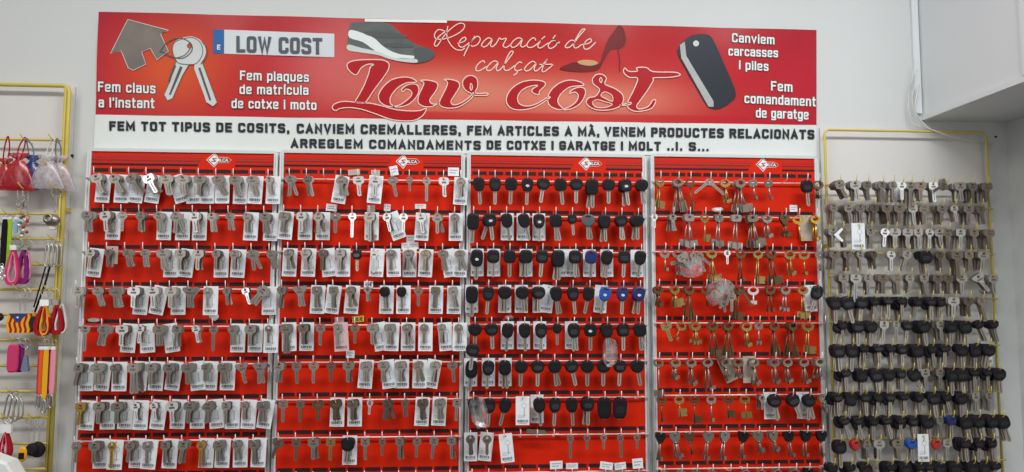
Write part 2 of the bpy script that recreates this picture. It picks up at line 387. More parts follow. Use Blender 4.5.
black_text('DE COTXE I GARATGE I MOLT', 486.5, 661, 149.5, 150.8, 9.2)
black_text('..I. S...', 667, 709, 150.5, 151.3, 9)
# licence plate
part('plate_picture', MB().prism([B2(213.5, 29.5), B2(334.5, 34), B2(334.3, 57.5), B2(213.3, 53.5)], -GD-.002, -GD), 'plate_grey', 'printed picture of a silver number plate')
part('plate_band', MB().prism([B2(213.5, 29.5), B2(224.5, 30), B2(224.3, 54), B2(213.3, 53.5)], -GD-.0024, -GD-.002), 'print_blue')
text('lettering', 'LOW COST', 236.5, 322, 52.3, 54.5, 16.5, 'plate_ink', .0026, root, .2)
text('lettering', 'E', 217, 220.5, 49.6, 49.7, 5, W_, .0026, root, .2)
# traced artwork
def tr(pts, ox, oy, s): return [(ox+x/s, oy+y/s) for x, y in pts]
PE = [0]
def poly(name, pts, m, lv=1, k=4, closed=True, lab=None, holes=()):
    PE[0] += 1; lv += PE[0]*.02
    q = smooth(pts, k, True) if k > 1 else pts
    part(name, MB().prism([B2(*p) for p in q], -GD-.0012-.0003*lv, -GD+.0005, 0, [[B2(*p) for p in (smooth(h, k, True) if k > 1 else h)] for h in holes]), m, lab)
def ribbon_mb(mb, pts, w, lv, closed=False, k=5, mi=0):
    q = smooth(pts, k, closed); n = len(q); L = []; R = []
    for i in range(n):
        a = q[(i-1) % n] if closed or i else q[0]; b = q[(i+1) % n] if closed or i < n-1 else q[-1]
        dx, dy = b[0]-a[0], b[1]-a[1]; l = math.hypot(dx, dy) or 1
        L.append(at(q[i][0]-dy/l*w/2, q[i][1]+dx/l*w/2, GD+.0016+.0002*lv)); R.append(at(q[i][0]+dy/l*w/2, q[i][1]-dx/l*w/2, GD+.0016+.0002*lv))
    m = n if closed else n-1
    mb.add([tuple(v) for v in L+R], [(i, (i+1) % n, n+(i+1) % n, n+i) for i in range(m)], mi)
A = (325, 50, 6.74); Bc = (405, 50, 6.74); Cc = (495, 50, 6.74); Dc = (575, 50, 6.74)
def big(pts, fr, holes=()):
    q = tr(pts, *fr); hs = [tr(h, *fr) for h in holes]
    poly('script_letter', q, 'print_red_dark', 2, 4, holes=hs)
    mb = MB(); ribbon_mb(mb, q, .95, 5, True, 4)
    for h in hs: ribbon_mb(mb, h, .8, 5, True, 4)
    part('letter_outline', mb, 'print_outline')
big([(205,352),(130,346),(75,358),(50,380),(55,400),(75,408),(100,395),(160,388),(240,398),(340,430),(420,460),(500,476),(600,474),(660,440),(684,393),(640,408),(560,410),(470,400),(380,375),(300,358)], A)
big([(210,168),(165,140),(148,105),(165,82),(220,68),(330,64),(400,70),(432,95),(425,135),(390,190),(330,270),(275,350),(240,356),(205,350),(225,310),(262,240),(290,170),(308,112),(330,98),(290,96),(245,120)], A)
big([(618,215),(580,188),(520,183),(450,200),(395,245),(362,300),(368,345),(410,375),(465,382),(440,358),(445,310),(490,255),(550,222)], A)
big([(515,268),(545,240),(590,228),(625,240),(632,280),(605,330),(555,370),(500,384),(455,380),(500,372),(555,335),(585,300),(575,272),(545,264),(528,280)], A)
big([(100,205),(150,203),(205,215),(222,240),(205,280),(170,330),(172,355),(200,365),(232,352),(180,382),(120,378),(88,350),(95,300),(125,235),(122,215)], Bc)
big([(262,200),(300,197),(355,213),(368,245),(340,295),(310,345),(325,368),(370,360),(430,322),(462,285),(448,325),(370,380),(300,392),(245,380),(232,350),(255,300),(285,235),(280,210)], Bc)
big([(462,300),(405,268),(388,220),(410,182),(450,172),(485,195),(490,245),(476,290),(550,290),(554,304),(480,306)], Bc, [[(445,225),(438,250),(446,272),(456,250)]])
big([(340,235),(320,210),(250,203),(175,218),(110,262),(78,320),(85,370),(130,400),(200,402),(280,380),(370,322),(350,322),(280,362),(215,378),(165,362),(152,320),(178,275),(225,248),(288,238),(255,262),(252,285),(292,302),(302,275)], Cc)
big([(597,238),(570,213),(500,203),(430,225),(375,275),(355,330),(370,375),(420,400),(460,398),(430,365),(425,330),(455,285),(510,248)], Cc)
big([(502,295),(520,268),(570,250),(607,265),(605,310),(570,365),(510,398),(455,402),(500,383),(545,350),(562,310),(545,285),(520,288)], Cc)
big([(165,265),(125,230),(118,195),(145,165),(185,165),(212,190),(202,230),(270,260),(320,300),(325,345),(300,380),(240,402),(160,405),(100,385),(75,350),(95,322),(140,310)], Dc,
    [[(174,185),(165,203),(176,220),(184,202)], [(175,305),(200,282),(248,305),(252,345),(200,325)], [(118,352),(150,335),(200,348),(252,366),(200,388),(140,384)]])
big([(300,372),(350,360),(375,352),(376,364),(345,372)], Dc)
big([(338,122),(362,143),(420,142),(415,120),(480,118),(530,146),(674,150),(708,170),(640,184),(530,188),(528,205),(490,270),(440,340),(415,380),(440,398),(495,378),(525,338),(545,342),(520,390),(460,410),(400,412),(355,385),(360,340),(395,270),(422,192),(370,185),(338,165),(326,140)], Dc)
E5 = (425, 20, 7.87); E6 = (515, 20, 7.87)
strokes = [([(180,48),(171,100),(178,150),(205,198),(245,232),(290,236),(315,218)], E5),
 ([(165,92),(110,75),(78,105),(80,140),(120,152),(175,143),(235,120),(290,85),(312,50),(300,28),(260,30),(200,72),(150,125),(112,182),(88,206),(73,192),(92,150),(130,112),(172,85)], E5),
 ([(255,182),(300,172),(322,150),(314,136),(290,146),(268,178),(270,206),(300,212),(350,178)], E5),
 ([(392,126),(352,190),(325,240),(306,284)], E5), ([(350,192),(382,150),(412,128),(433,142),(430,168),(405,197),(372,207),(362,198)], E5),
 ([(525,152),(500,140),(465,165),(445,196),(460,212),(490,200),(530,152),(515,196),(532,210),(562,182),(585,142),(600,152),(640,146),(614,200),(640,216),(678,188)], E5),
 ([(765,152),(735,140),(695,165),(675,200),(695,216),(730,196),(768,150),(752,196),(768,213),(800,195)], E5),
 ([(165,162),(150,140),(120,155),(95,190),(105,215),(140,212),(175,188),(202,163),(180,202),(192,221),(222,208),(262,180)], E6),
 ([(237,128),(208,152)], E6), ([(320,165),(290,165),(262,195),(270,222),(300,217),(328,190),(310,165),(330,182),(352,174)], E6), ([(318,118),(298,147)], E6),
 ([(472,166),(440,160),(405,190),(396,214),(425,216),(462,185),(502,130),(546,80),(550,70),(525,78),(490,130),(465,180),(466,215),(490,218),(525,194),(572,186),(602,165),(590,148),(560,165),(540,200),(550,228),(585,222),(636,174)], E6),
 ([(472,338),(460,320),(430,335),(402,370),(405,398),(435,396),(485,365)], E5),
 ([(575,332),(545,322),(510,345),(485,380),(495,398),(530,386),(577,334),(560,380),(576,400),(612,368),(662,300),(693,258),(685,245),(665,260),(635,320),(622,375),(635,398),(665,390),(705,358)], E5),
 ([(764,340),(745,330),(715,355),(705,385),(725,400),(765,388)], E5), ([(728,402),(722,418),(696,436)], E5),
 ([(165,342),(140,325),(100,350),(75,385),(90,402),(125,386),(168,340),(150,385),(165,402),(200,375),(254,308),(218,372),(215,405),(240,402),(300,352)], E6), ([(192,350),(292,348)], E6)]
mb = MB()
for s_, fr in strokes: ribbon_mb(mb, tr(s_, *fr), 1.0, 3)
part('script_lettering', mb, 'print_outline', 'thin pale handwriting-style lettering')
# house key ring and keys (100,15 scale 4.97)
H = (100, 15, 4.97)
poly('house_picture', tr([(138,22),(342,76),(300,92),(340,180),(283,222),(250,165),(207,182),(228,245),(165,275),(140,262),(105,178),(52,192)], *H), 'print_brown', 1, 1, lab='printed silver house key fob')
mb = MB(); ribbon_mb(mb, tr([(300,180),(340,130),(400,115),(450,140),(455,180),(410,215),(350,205),(315,185)], *H), 1.0, 5, True)
part('ring_picture', mb, 'print_darkgrey')
def keypic(bc_, bl, m): poly('key_picture', tr(bl, *H), m, 1, 1); poly('key_picture_bow', tr(bc_, *H), m, 2, 3, holes=[tr(circ(447, 155, 14), *H)])
keypic([(400,118),(460,108),(510,135),(528,185),(505,235),(470,248),(420,230),(385,210),(362,180),(368,140)], [(470,225),(510,240),(582,435),(562,455),(530,435),(515,390),(470,270)], 'print_lightgrey')
keypic([(400,122),(460,112),(500,140),(510,190),(480,240),(430,245),(385,235),(360,180),(368,140)], [(380,225),(440,250),(410,300),(360,415),(335,425),(318,395),(348,330)], 'print_lightgrey')
for pp in ([(400,255),(345,395),(352,400),(412,262)], [(370,245),(340,330),(346,335),(380,255)], [(490,265),(545,425),(555,425),(500,262)]):
    poly('key_groove_picture', tr(pp, *H), 'print_darkgrey', 4, 1)
mb = MB(); ribbon_mb(mb, tr([(138,22),(342,76),(300,92),(340,180),(283,222),(250,165),(207,182),(228,245),(165,275),(140,262),(105,178),(52,192)], *H), .7, 2, True, 1)
part('house_edge', mb, 'print_lightgrey')
mb = MB(); ribbon_mb(mb, tr([(400,122),(460,112),(500,140),(510,190),(480,240),(430,245),(385,235),(360,180),(368,140)], *H), .7, 4, True, 3); ribbon_mb(mb, tr([(505,130),(532,170),(525,215),(500,245)], *H), .8, 4); ribbon_mb(mb, tr([(375,215),(420,200),(450,165)], *H), 1.0, 4)
ribbon_mb(mb, tr([(510,240),(582,435),(562,455),(530,435)], *H), .5, 4, False, 1); ribbon_mb(mb, tr([(380,225),(348,330),(318,395),(335,425),(360,415),(410,300),(440,250)], *H), .5, 4, False, 1)
part('key_edge', mb, 'print_darkgrey')
# shoe (340,15 scale 7.87)
Sx = (340, 15, 7.87)
poly('shoe_picture', tr([(85,70),(190,60),(360,62),(440,110),(530,190),(640,248),(735,285),(738,330),(690,362),(600,382),(480,368),(380,345),(300,318),(170,298),(65,280),(62,200)], *Sx), 'print_shoe', 1, 3, lab='printed grey lace-up shoe')
poly('shoe_highlight', tr([(80,120),(180,145),(270,185),(330,240),(400,285),(480,312),(595,325),(590,345),(470,340),(370,335),(280,285),(180,215),(75,180)], *Sx), 'print_shoe_light', 3, 3)
poly('shoe_toe', tr([(590,262),(700,265),(738,300),(725,340),(600,368),(585,330)], *Sx), 'print_darkgrey', 3, 3)
poly('shoe_opening', tr([(200,130),(400,138),(500,160),(520,180),(300,180),(200,155)], *Sx), 'print_darkgrey', 3, 3)
poly('shoe_side', tr([(340,232),(430,222),(560,235),(575,256),(450,258),(380,250)], *Sx), 'print_darkgrey', 4, 3)
poly('shoe_sole', tr([(65,235),(170,262),(300,290),(380,325),(480,345),(600,350),(600,378),(480,368),(380,345),(300,318),(170,298),(65,280)], *Sx), 'print_lightgrey', 4, 3)
# heel (560,20 scale 7.87)
Hx = (560, 20, 7.87)
poly('heel_picture', tr([(0,378),(130,330),(300,345),(330,280),(375,160),(430,80),(465,42),(505,80),(518,170),(480,225),(400,240),(340,330),(300,395),(200,412),(60,402)], *Hx), 'print_maroon', 1, 3, lab='printed dark red high-heeled shoe')
poly('heel_insole', tr([(135,330),(190,315),(270,322),(298,345),(240,362),(165,352)], *Hx), 'print_beige', 3, 3)
mb = MB(); ribbon_mb(mb, tr([(455,225),(468,300),(470,405)], *Hx), 1.0, 2); ribbon_mb(mb, tr([(468,50),(500,90),(505,180)], *Hx), .9, 4); part('heel_spike', mb, 'print_maroon')
# remote fob (670,20 scale 4.97)
Fx = (670, 20, 4.97)
poly('remote_picture', tr([(60,110),(110,75),(180,72),(215,100),(265,210),(322,345),(318,395),(250,440),(200,438),(165,400),(45,185),(42,140)], *Fx), 'print_black', 1, 2, lab='printed black folding car remote')
poly('remote_edge', tr([(48,125),(72,108),(80,180),(215,405),(215,432),(190,432),(55,190)], *Fx), 'print_grey', 3, 1)
0 and poly('remote_sheen', tr([(160,200),(225,165),(290,265),(225,310),(160,270)], *Fx), 'print_shoe', 3, 1)
poly('remote_hole', tr(circ(128, 118, 15), *Fx), 'print_lightgrey', 4, 1)

# ------------------------------------------------------------------ key shapes (origin: the hole that sits on the hook)
def bow_outline(kind, bw, bh, cz, gap):
    n = {'round': 2, 'oval': 2, 'square': 5, 'rect': 3.6, 'hex': 2, 'clover': 2}.get(kind, 2); pts = []
    if kind == 'tri':
        h = bh/2
        return [(gap, cz-h), (bw*.30, cz-h*.4), (bw*.5, cz+h*.45), (bw*.47, cz+h*.85), (bw*.38, cz+h), (-bw*.38, cz+h), (-bw*.47, cz+h*.85), (-bw*.5, cz+h*.45), (-bw*.30, cz-h*.4), (-gap, cz-h)]
    N = 26
    for i in range(N+1):
        a = -PI/2+.32+(2*PI-.64)*i/N; c, s = math.cos(a), math.sin(a)
        if kind == 'hex': k = 1/max(abs(math.cos(a-PI/3*j)) for j in range(3))*.93
        elif kind == 'clover': k = 1+.10*math.cos(3*(a-PI/2))
        else: k = 1/(abs(c)**n+abs(s)**n)**(1/n)
        pts.append((c*k*bw/2, cz+s*k*bh/2))
    return pts
def flat_key(kind, bw, bh, wd, bl, cuts=0, t=.0022):
    bw *= .92; bh *= .92; bl *= 1.18; wd *= .95
    cz = -(bh/2-.0052); zb = cz-bh/2; pts = bow_outline(kind, bw, bh, cz, wd*.5)
    g = wd/2; end = zb-bl; L = []
    L.append((-g*1.25, zb+.0006)); L.append((-g*1.25, zb-.002)); L.append((-g, zb-.0025))
    L.append((-g, end+.003)); L.append((-g*.3, end))
    L.append((g*.3, end)); L.append((g, end+.002))
    z = end+.004; k = 0; up = zb-.006
    while cuts and z < up-.004:
        L.append((g, z)); L.append((g*(.45+.35*((k*7+cuts*3) % 5)/5), z+.0018)); z += .0042; k += 1
    L += [(g, up), (g, zb-.0025), (g*1.25, zb-.002), (g*1.25, zb+.0006)]
    mb = MB(); mb.prism(pts+L, -t/2, t/2, 0, [circ(0, -.001, .0034, 10, .8)])
    mb.box(-g*.25, g*.15, -t/2-.0003, -t/2, end+.004, zb-.003, 1)      # milled groove line
    mb.box(-bw*.22, bw*.22, -t/2-.0003, -t/2, cz-bh*.28, cz-bh*.06, 1)   # stamped field
    return mb
FK = {'a': ('round', .0235, .0215, .0075, .023, 0, 'round-bowed'), 'b': ('hex', .0205, .019, .0075, .021, 1, 'small hexagonal'), 'c': ('rect', .029, .021, .0105, .025, 2, 'broad rounded'),
      'd': ('clover', .027, .023, .009, .024, 0, 'clover-bowed'), 'e': ('tri', .034, .022, .009, .024, 3, 'wide triangular'), 'f': ('square', .0235, .020, .0085, .028, 1, 'square-bowed'),
      'o': ('oval', .028, .0215, .0085, .026, 0, 'oval-bowed'), 'g': ('rect', .030, .022, .0105, .042, 2, 'long broad'), 's': ('round', .018, .017, .006, .017, 0, 'little round-bowed'),
      'w': ('oval', .018, .020, .007, .032, 0, 'slim'), 'l': ('round', .022, .021, .0075, .035, 0, 'long round-bowed')}
FM = {}
STN = {'steel': 'steel', 'rack_steel': 'light steel', 'steel_warm': 'dull steel', 'steel_bright': 'bright silver', 'steel_dark': 'dark steel', 'gold': 'golden brass', 'brass': 'brass', 'bronze': 'bronze'}
def fmesh(code, m):
    if (code, m) not in FM:
        mb = flat_key(*FK[code][:6]); FM[code, m] = (mb, mb.mesh('flat_key', [m, 'steel_dark' if m != 'steel_dark' else 'bronze']), m)
    return FM[code, m]
# car keys
def superell(w, h, n, N=20, cz=0., taper=0.):
    out = []
    for i in range(N):
        a = 2*PI*i/N; c, s = math.cos(a), math.sin(a); k = 1/(abs(c)**n+abs(s)**n)**(1/n)
        z = s*k*h/2; out.append((c*k*w/2*(1+taper*z/(h/2)), cz+z))
    return out
CK = {'k': (.031, .033, 3.0, .0, .0088, .036, 'squarish'), 'q': (.033, .031, 2.2, .08, .009, .034, 'rounded'), 'v': (.029, .036, 2.5, .12, .008, .034, 'tapered'),
      'm': (.023, .025, 2.4, .05, .0065, .030, 'small'), 'u': (.030, .042, 3.2, .05, .0095, .034, 'tall'), 'x': (.031, .030, 3.0, .15, .009, .030, 'flared'),
       'j': (.0255, .023, 2.7, .05, .0075, .036, 'stubby'), 'h': (.027, .020, 2.4, .1, .0075, .038, 'broad low'),
      'z': (.034, .052, 3.4, .05, .006, .002, 'large remote')}
CM = {}
def cmesh(code, m):
    if (code, m) not in CM:
        w, h, n, tp, bw, bl, _ = CK[code]; cz = -(h/2-.006); ol = superell(w, h, n, 22, cz, tp)
        mb = MB(); mb.loft(ol, [(-.0045, .80), (-.0036, .95), (-.002, 1), (.002, 1), (.0036, .95), (.0045, .80)], 0, (0, cz))
        mb.prism(superell(w*.42, .0036, 4, 12, -.0005), -.0050, -.0044, 1)               # ring slot
        mb.prism(superell(w*.62, h*.34, 3, 16, cz-h*.08), -.0049, -.0044, 2)
        bd = MB(); zb = cz-h/2+.002; g = bw/2; e = zb-bl
        bd.prism([(-g, zb), (-g, e+.003), (-g*.3, e), (g*.3, e), (g, e+.003), (g, zb)], -.0012, .0012, 0)
        bd.box(-g*.28, g*.28, -.0016, -.0012, e+.004, zb-.001, 1)
        sl = MB().box(-g*1.25, g*1.25, -.003, .003, zb-.003, zb+.001, 0)
        bg = MB().prism(superell(.009, .0065, 2, 12, cz-h*.08), -.0056, -.0048, 0)
        CM[code, m] = (mb.mesh('head', [m, 'slot_dark', 'black_gloss' if m == 'black_plastic' else m]), bd.mesh('blade', ['blade_steel', 'steel_dark']), sl.mesh('collar', 'steel_dark'), bg.mesh('badge', 'badge'),
                       mb, bd)
    return CM[code, m]
FLAT = []; CAR = []       # (rank, loc, rot, code, material, label, group)
def place_flat(rank, loc, rot, code, m, label, group): FLAT.append((rank, len(FLAT), loc, rot, code, m, label, group))
def place_car(rank, loc, rot, code, m, label, group, badge=False): CAR.append((rank, len(CAR), loc, rot, code, m, label, group, badge))
# price cards
CARD = {}
def card_mesh(kind='w', w=.034, h=.068):
    k = (kind, w, h)
    if k in CARD: return CARD[k]
    mb = MB(); t = .0004
    if kind == 't': mb.prism([(-w/2, .006), (w/2, .006), (w/2, -h+.006), (-w/2, -h+.006)], -t, t, 0, [circ(0, 0, .002, 8)]); CARD[k] = mb.mesh('price_card', ['paper_tan', 'ink_bar', 'ink_grey']); return CARD[k]
    z0 = -h+.006
    mb.prism([(-w/2, .006), (w/2, .006), (w/2, z0), (-w/2, z0)], -t, t, 0, [circ(0, 0, .002, 8)])
    r = random.Random(len(CARD)+3); x = -w*.38
    while x < w*.36:
        b_ = r.choice([.0010, .0016, .0024]); mb.box(x, min(x+b_, w*.38), -t-.0002, -t, z0+.006, z0+.0125, 1); x += b_+r.choice([.0007, .0012])
    mb.box(-w*.3, w*.3, -t-.0002, -t, z0+.003, z0+.0045, 2)
    for i in range(3): mb.box(-w*.36, w*(.1+.1*i), -t-.0002, -t, z0+.017+.003*i, z0+.0178+.003*i, 2)
    mb.prism(circ(w*.1, -.016, .006, 12), -t-.0002, -t, 2, [circ(w*.1, -.016, .0052, 12)]); mb.box(w*.08, w*.14, -t-.0002, -t, -.042, -.022, 2)
    CARD[k] = mb.mesh('price_card', [{'w': 'paper', 'p': 'paper_pink', 'b': 'paper'}[kind], 'ink_bar', 'ink_grey'])
    return CARD[k]
CN = [0]
def place_card(loc, rot, label, kind='w', group=None, w=.034, h=.068, yaw=0.):
    CN[0] += 1; loc = Vector(loc); loc.y -= .0012*(CN[0] % 2)+.0003*(CN[0] % 3)
    o = obj('price_card', card_mesh(kind, w, h), None, loc, (0, -math.radians(rot), yaw)); tag(o, label, 'price card', group)

# ------------------------------------------------------------------ red boards
BW = .46; BX = -.91257; ZR = CZ+.28119; RP = .08909; DZ = [0, .003, .0047, .0082]
DB, DR = .012, .022
def board(i):
    x0 = BX+BW*i+(.003 if i == 0 else .001); x1 = BX+BW*(i+1)-(.003 if i < 3 else .012); zt = ZR+DZ[i]+.074; zb = ZR-9*RP-.07
    if i == 3: x0 += .006
    root_ = empty('key_board', ((x0+x1)/2, -.006, zt))
    tag(root_, ['red slotted display board standing next to the keychain rack', 'red slotted display board of mostly bare steel keys without cards', 'red slotted display board filled with black-headed car keys', 'red slotted display board of long brass and steel lever keys'][i], 'display board', 'red key display boards')
    P_ = lambda n, mb, m, lab=None: part(n, mb, m, lab, root_)
    P_('backing_board', MB().box(x0+.004, x1-.004, -DB, -.001, zb, zt-.003), 'red_board')
    fr = MB()
    r_ = .012; out = [(x0, zb), (x0, zt-r_)]+[(x0+r_-r_*math.cos(a), zt-r_+r_*math.sin(a)) for a in (.4, .8, 1.2)]+[(x0+r_, zt), (x1-r_, zt)]+[(x1-r_+r_*math.sin(a), zt-r_+r_*math.cos(a)) for a in (.4, .8, 1.2)]+[(x1, zt-r_), (x1, zb)]
    wl = .010; inn = [(x1-wl, zb), (x1-wl, zt-.008), (x0+wl, zt-.008), (x0+wl, zb)]
    fr.prism(out+inn, -DB-.004, -.0005, 0)
    fr.tube([(x0+.003, -DB-.005, zb), (x0+.003, -DB-.005, zt-.012)], .003); fr.tube([(x1-.003, -DB-.005, zb), (x1-.003, -DB-.005, zt-.012)], .003)
    P_('frame', fr, 'frame_plastic', 'pale grey plastic edging')
    # header stripes and emblem
    xl = x0+wl; lx = BX+BW*i+.285; xr = x1-wl
    zs = [(.0150, .0165, 'maroon_light'), (.0205, .0225, 'maroon_mid'), (.0270, .0300, 'maroon'), (.0335, .0345, 'maroon_mid'), (.0365, .0415, 'slot_dark')]
    for n_, (a0, a1, mm) in enumerate(zs):
        s0 = lx-.006-.55*(a0-.012); s1 = lx-.006-.55*(a1-.012)
        mb = MB(); mb.prism([(xl, zt-a0), (s0, zt-a0), (s1, zt-a1), (xl, zt-a1)], -DB-.0006, -DB+.0005)
        mb.box(lx+.068, xr, -DB-.0006, -DB+.0005, zt-a1, zt-a0); P_('header_stripe', mb, mm)
    zc = zt-.0250; ex = lx+.018
    def kshape(k, sx=0): return [(ex-.019*k, zc), (ex, zc+.0185*k), (ex+.0085*k, zc+.0075*k), (ex+.0325+.0*k, zc+.0068*k), (ex+.0325+.0085*k, zc), (ex+.0325, zc-.0068*k), (ex+.0085*k, zc-.0075*k), (ex, zc-.0185*k)]
    mb = MB(); mb.prism(kshape(1.), -DB-.0008, -DB, 0); mb.prism(kshape(.88), -DB-.0011, -DB, 1)
    dm = [(ex-.0138, zc), (ex, zc+.0135), (ex+.0138, zc), (ex, zc-.0135)]
    mb.prism(dm, -DB-.0014, -DB, 0)
    mb.prism([(ex-.003, zc+.0045), (ex+.006, zc+.0045), (ex+.006, zc+.0025), (ex-.001, zc+.0025), (ex+.005, zc-.003), (ex+.003, zc-.005), (ex-.007, zc-.005), (ex-.007, zc-.003), (ex+.0005, zc-.003), (ex-.005, zc+.0028)], -DB-.0017, -DB, 1)
    P_('emblem', mb, ['print_white', 'maroon_mid'], 'white-outlined key-shaped emblem')
    V, Fc = glyphs('ILCA', .03); mn, mx = min(v[0] for v in V), max(v[0] for v in V)
    mb = MB(); mb.add([(ex+.0115+(v[0]-mn)/(mx-mn)*.0225, -DB-.0018, zc-.004+v[1]*.0105) for v in V], Fc); P_('emblem_lettering', mb, 'print_white')
    sl = MB(); pp = (x1-x0)/11.
    for r in range(10):
        z = ZR+DZ[i]-r*RP+(.021 if r == 0 else .0125)
        sl.box(xl, xr, -DB-.0005, -DB, z-.0058, z-.0050, 1)
        k = xl+.004
        while k < xr-.01:
            sl.box(k, min(k+.036, xr-.002), -DB-.0007, -DB+.0005, z-.005, z+.004, 0); k += .0415
    P_('slot_row', sl, ['slot_dark', 'maroon_mid'], 'dark punched slots')
    return x0, x1
BXS = [board(i) for i in range(4)]
# ------------------------------------------------------------------ hook rails
def prong_pts(x, z, L=.048, lean=0.):
    return [(x, -DR, z-.001), (x+lean*.3, -DR-.010, z+.002), (x+lean*.6, -DR-L*.6, z+.005), (x+lean, -DR-L, z+.009), (x+lean*1.05, -DR-L-.004, z+.0125), (x+lean*1.1, -DR-L-.006, z+.021)]
HK = {}
def hook_mesh(L, m, r=.0011):
    k = (L, m)
    if k not in HK:
        mb = MB().tube([(x, y, z) for x, y, z in [(0, 0, -.001), (0, -.010, -.001), (0, -L*.6, 0), (0, -L, .002), (0, -L-.004, .006), (0, -L-.006, .020)]], r, 6); HK[k] = mb.mesh('hook', m)
    return HK[k]
FD = .052      # depth of the foremost key on a hook
def hookz(d, dr=DR, L=.036):          # height over the rail of the prong at depth d
    t = (d-dr)/L; return .0005*max(0, t)
def rail(name, xs, z, x0, x1, dr, L, m, label, hx=None, r=.0017):
    rt = empty(name, ((x0+x1)/2, -dr, z)); tag(rt, label, 'hook rail', 'hook rails')
    part('bar', MB().tube([(x0, -dr, z), (x1, -dr, z)], r, 8), m, None, rt)
    brk = MB()
    if dr == DR:
        for xx in (x0+.012, (x0+x1)/2, x1-.012): part('bracket', MB().box(xx-.004, xx+.004, -dr, -DB, z-.0015, z+.0015), m, None, rt)
    for x in xs:
        o = obj('hook', hook_mesh(L, m), rt); o.location = (x-rt.location.x, 0, 0)
ROWX = [  # per board, per row: x of the first and the eleventh hook at the front key, pixels
 [(95.5, 269), (87, 264.7), (90.4, 270), (78, 263.7), (85.3, 268.8), (79, 259.6), (81, 262.7), (77, 254.5)],
 [(290, 460.7), (284.4, 454.6), (288.5, 459.7), (282.3, 452.5), (286, 458.7), (279.2, 452.5), (283.3, 457), (279.2, 451.5)],
 [(478.6, 641.2), (473.5, 637.5), (477, 640.6), (471.8, 639.6), (475, 639.6), (472, 636.5), (473.5, 637), (470.4, 637)],
]
P4X = [[97,185,243,340,415,490,550,625,710,810,868], [70,160,240,315,385,470,550,620,705,770,855], [120,185,260,350,425,490,575,640,730,800,875],
 [90,170,240,320,410,485,552,635,710,795,868], [125,205,270,355,430,520,578,655,745,820,895], [90,175,250,330,415,480,555,655,720,800,880],
 [105,190,265,347,430,510,595,655,740,825,900], [100,170,240,335,415,505,575,650,725,810,885], [115,200,275,350,437,515,590,670,755,820,900]]
def rowy(bd, r): return ZR+DZ[bd]-r*RP
HOOKS = {}
for bd in range(4):
    for r in range(9):
        z = rowy(bd, r)
        if bd < 3:
            a, b_ = ROWX[bd][r] if r < 8 else {0: (80, 252), 1: (280, 450), 2: (472, 638)}[bd]
            pxs = [lerp(a, b_, k/10) for k in range(11)]
        else: pxs = [640+v/4.876 for v in P4X[r]]
        yy = 181+36.5*r
        xs = []
        for px in pxs: xs.append(at(px, yy, FD).x)
        HOOKS[bd, r] = xs
        x0, x1 = BXS[bd]
        rail('hook_rail', xs, z, min(x0+.002, xs[0]-.006), max(x1-.004, xs[-1]+.006), DR, .036, 'wire', f'white wire hook rail, {ROWN[r]} of the {BN[bd]}')
R8 = lambda s: [t.strip() for t in s.split('|')]
def fan(n, k, spread): return (k-(n-1)/2)*spread
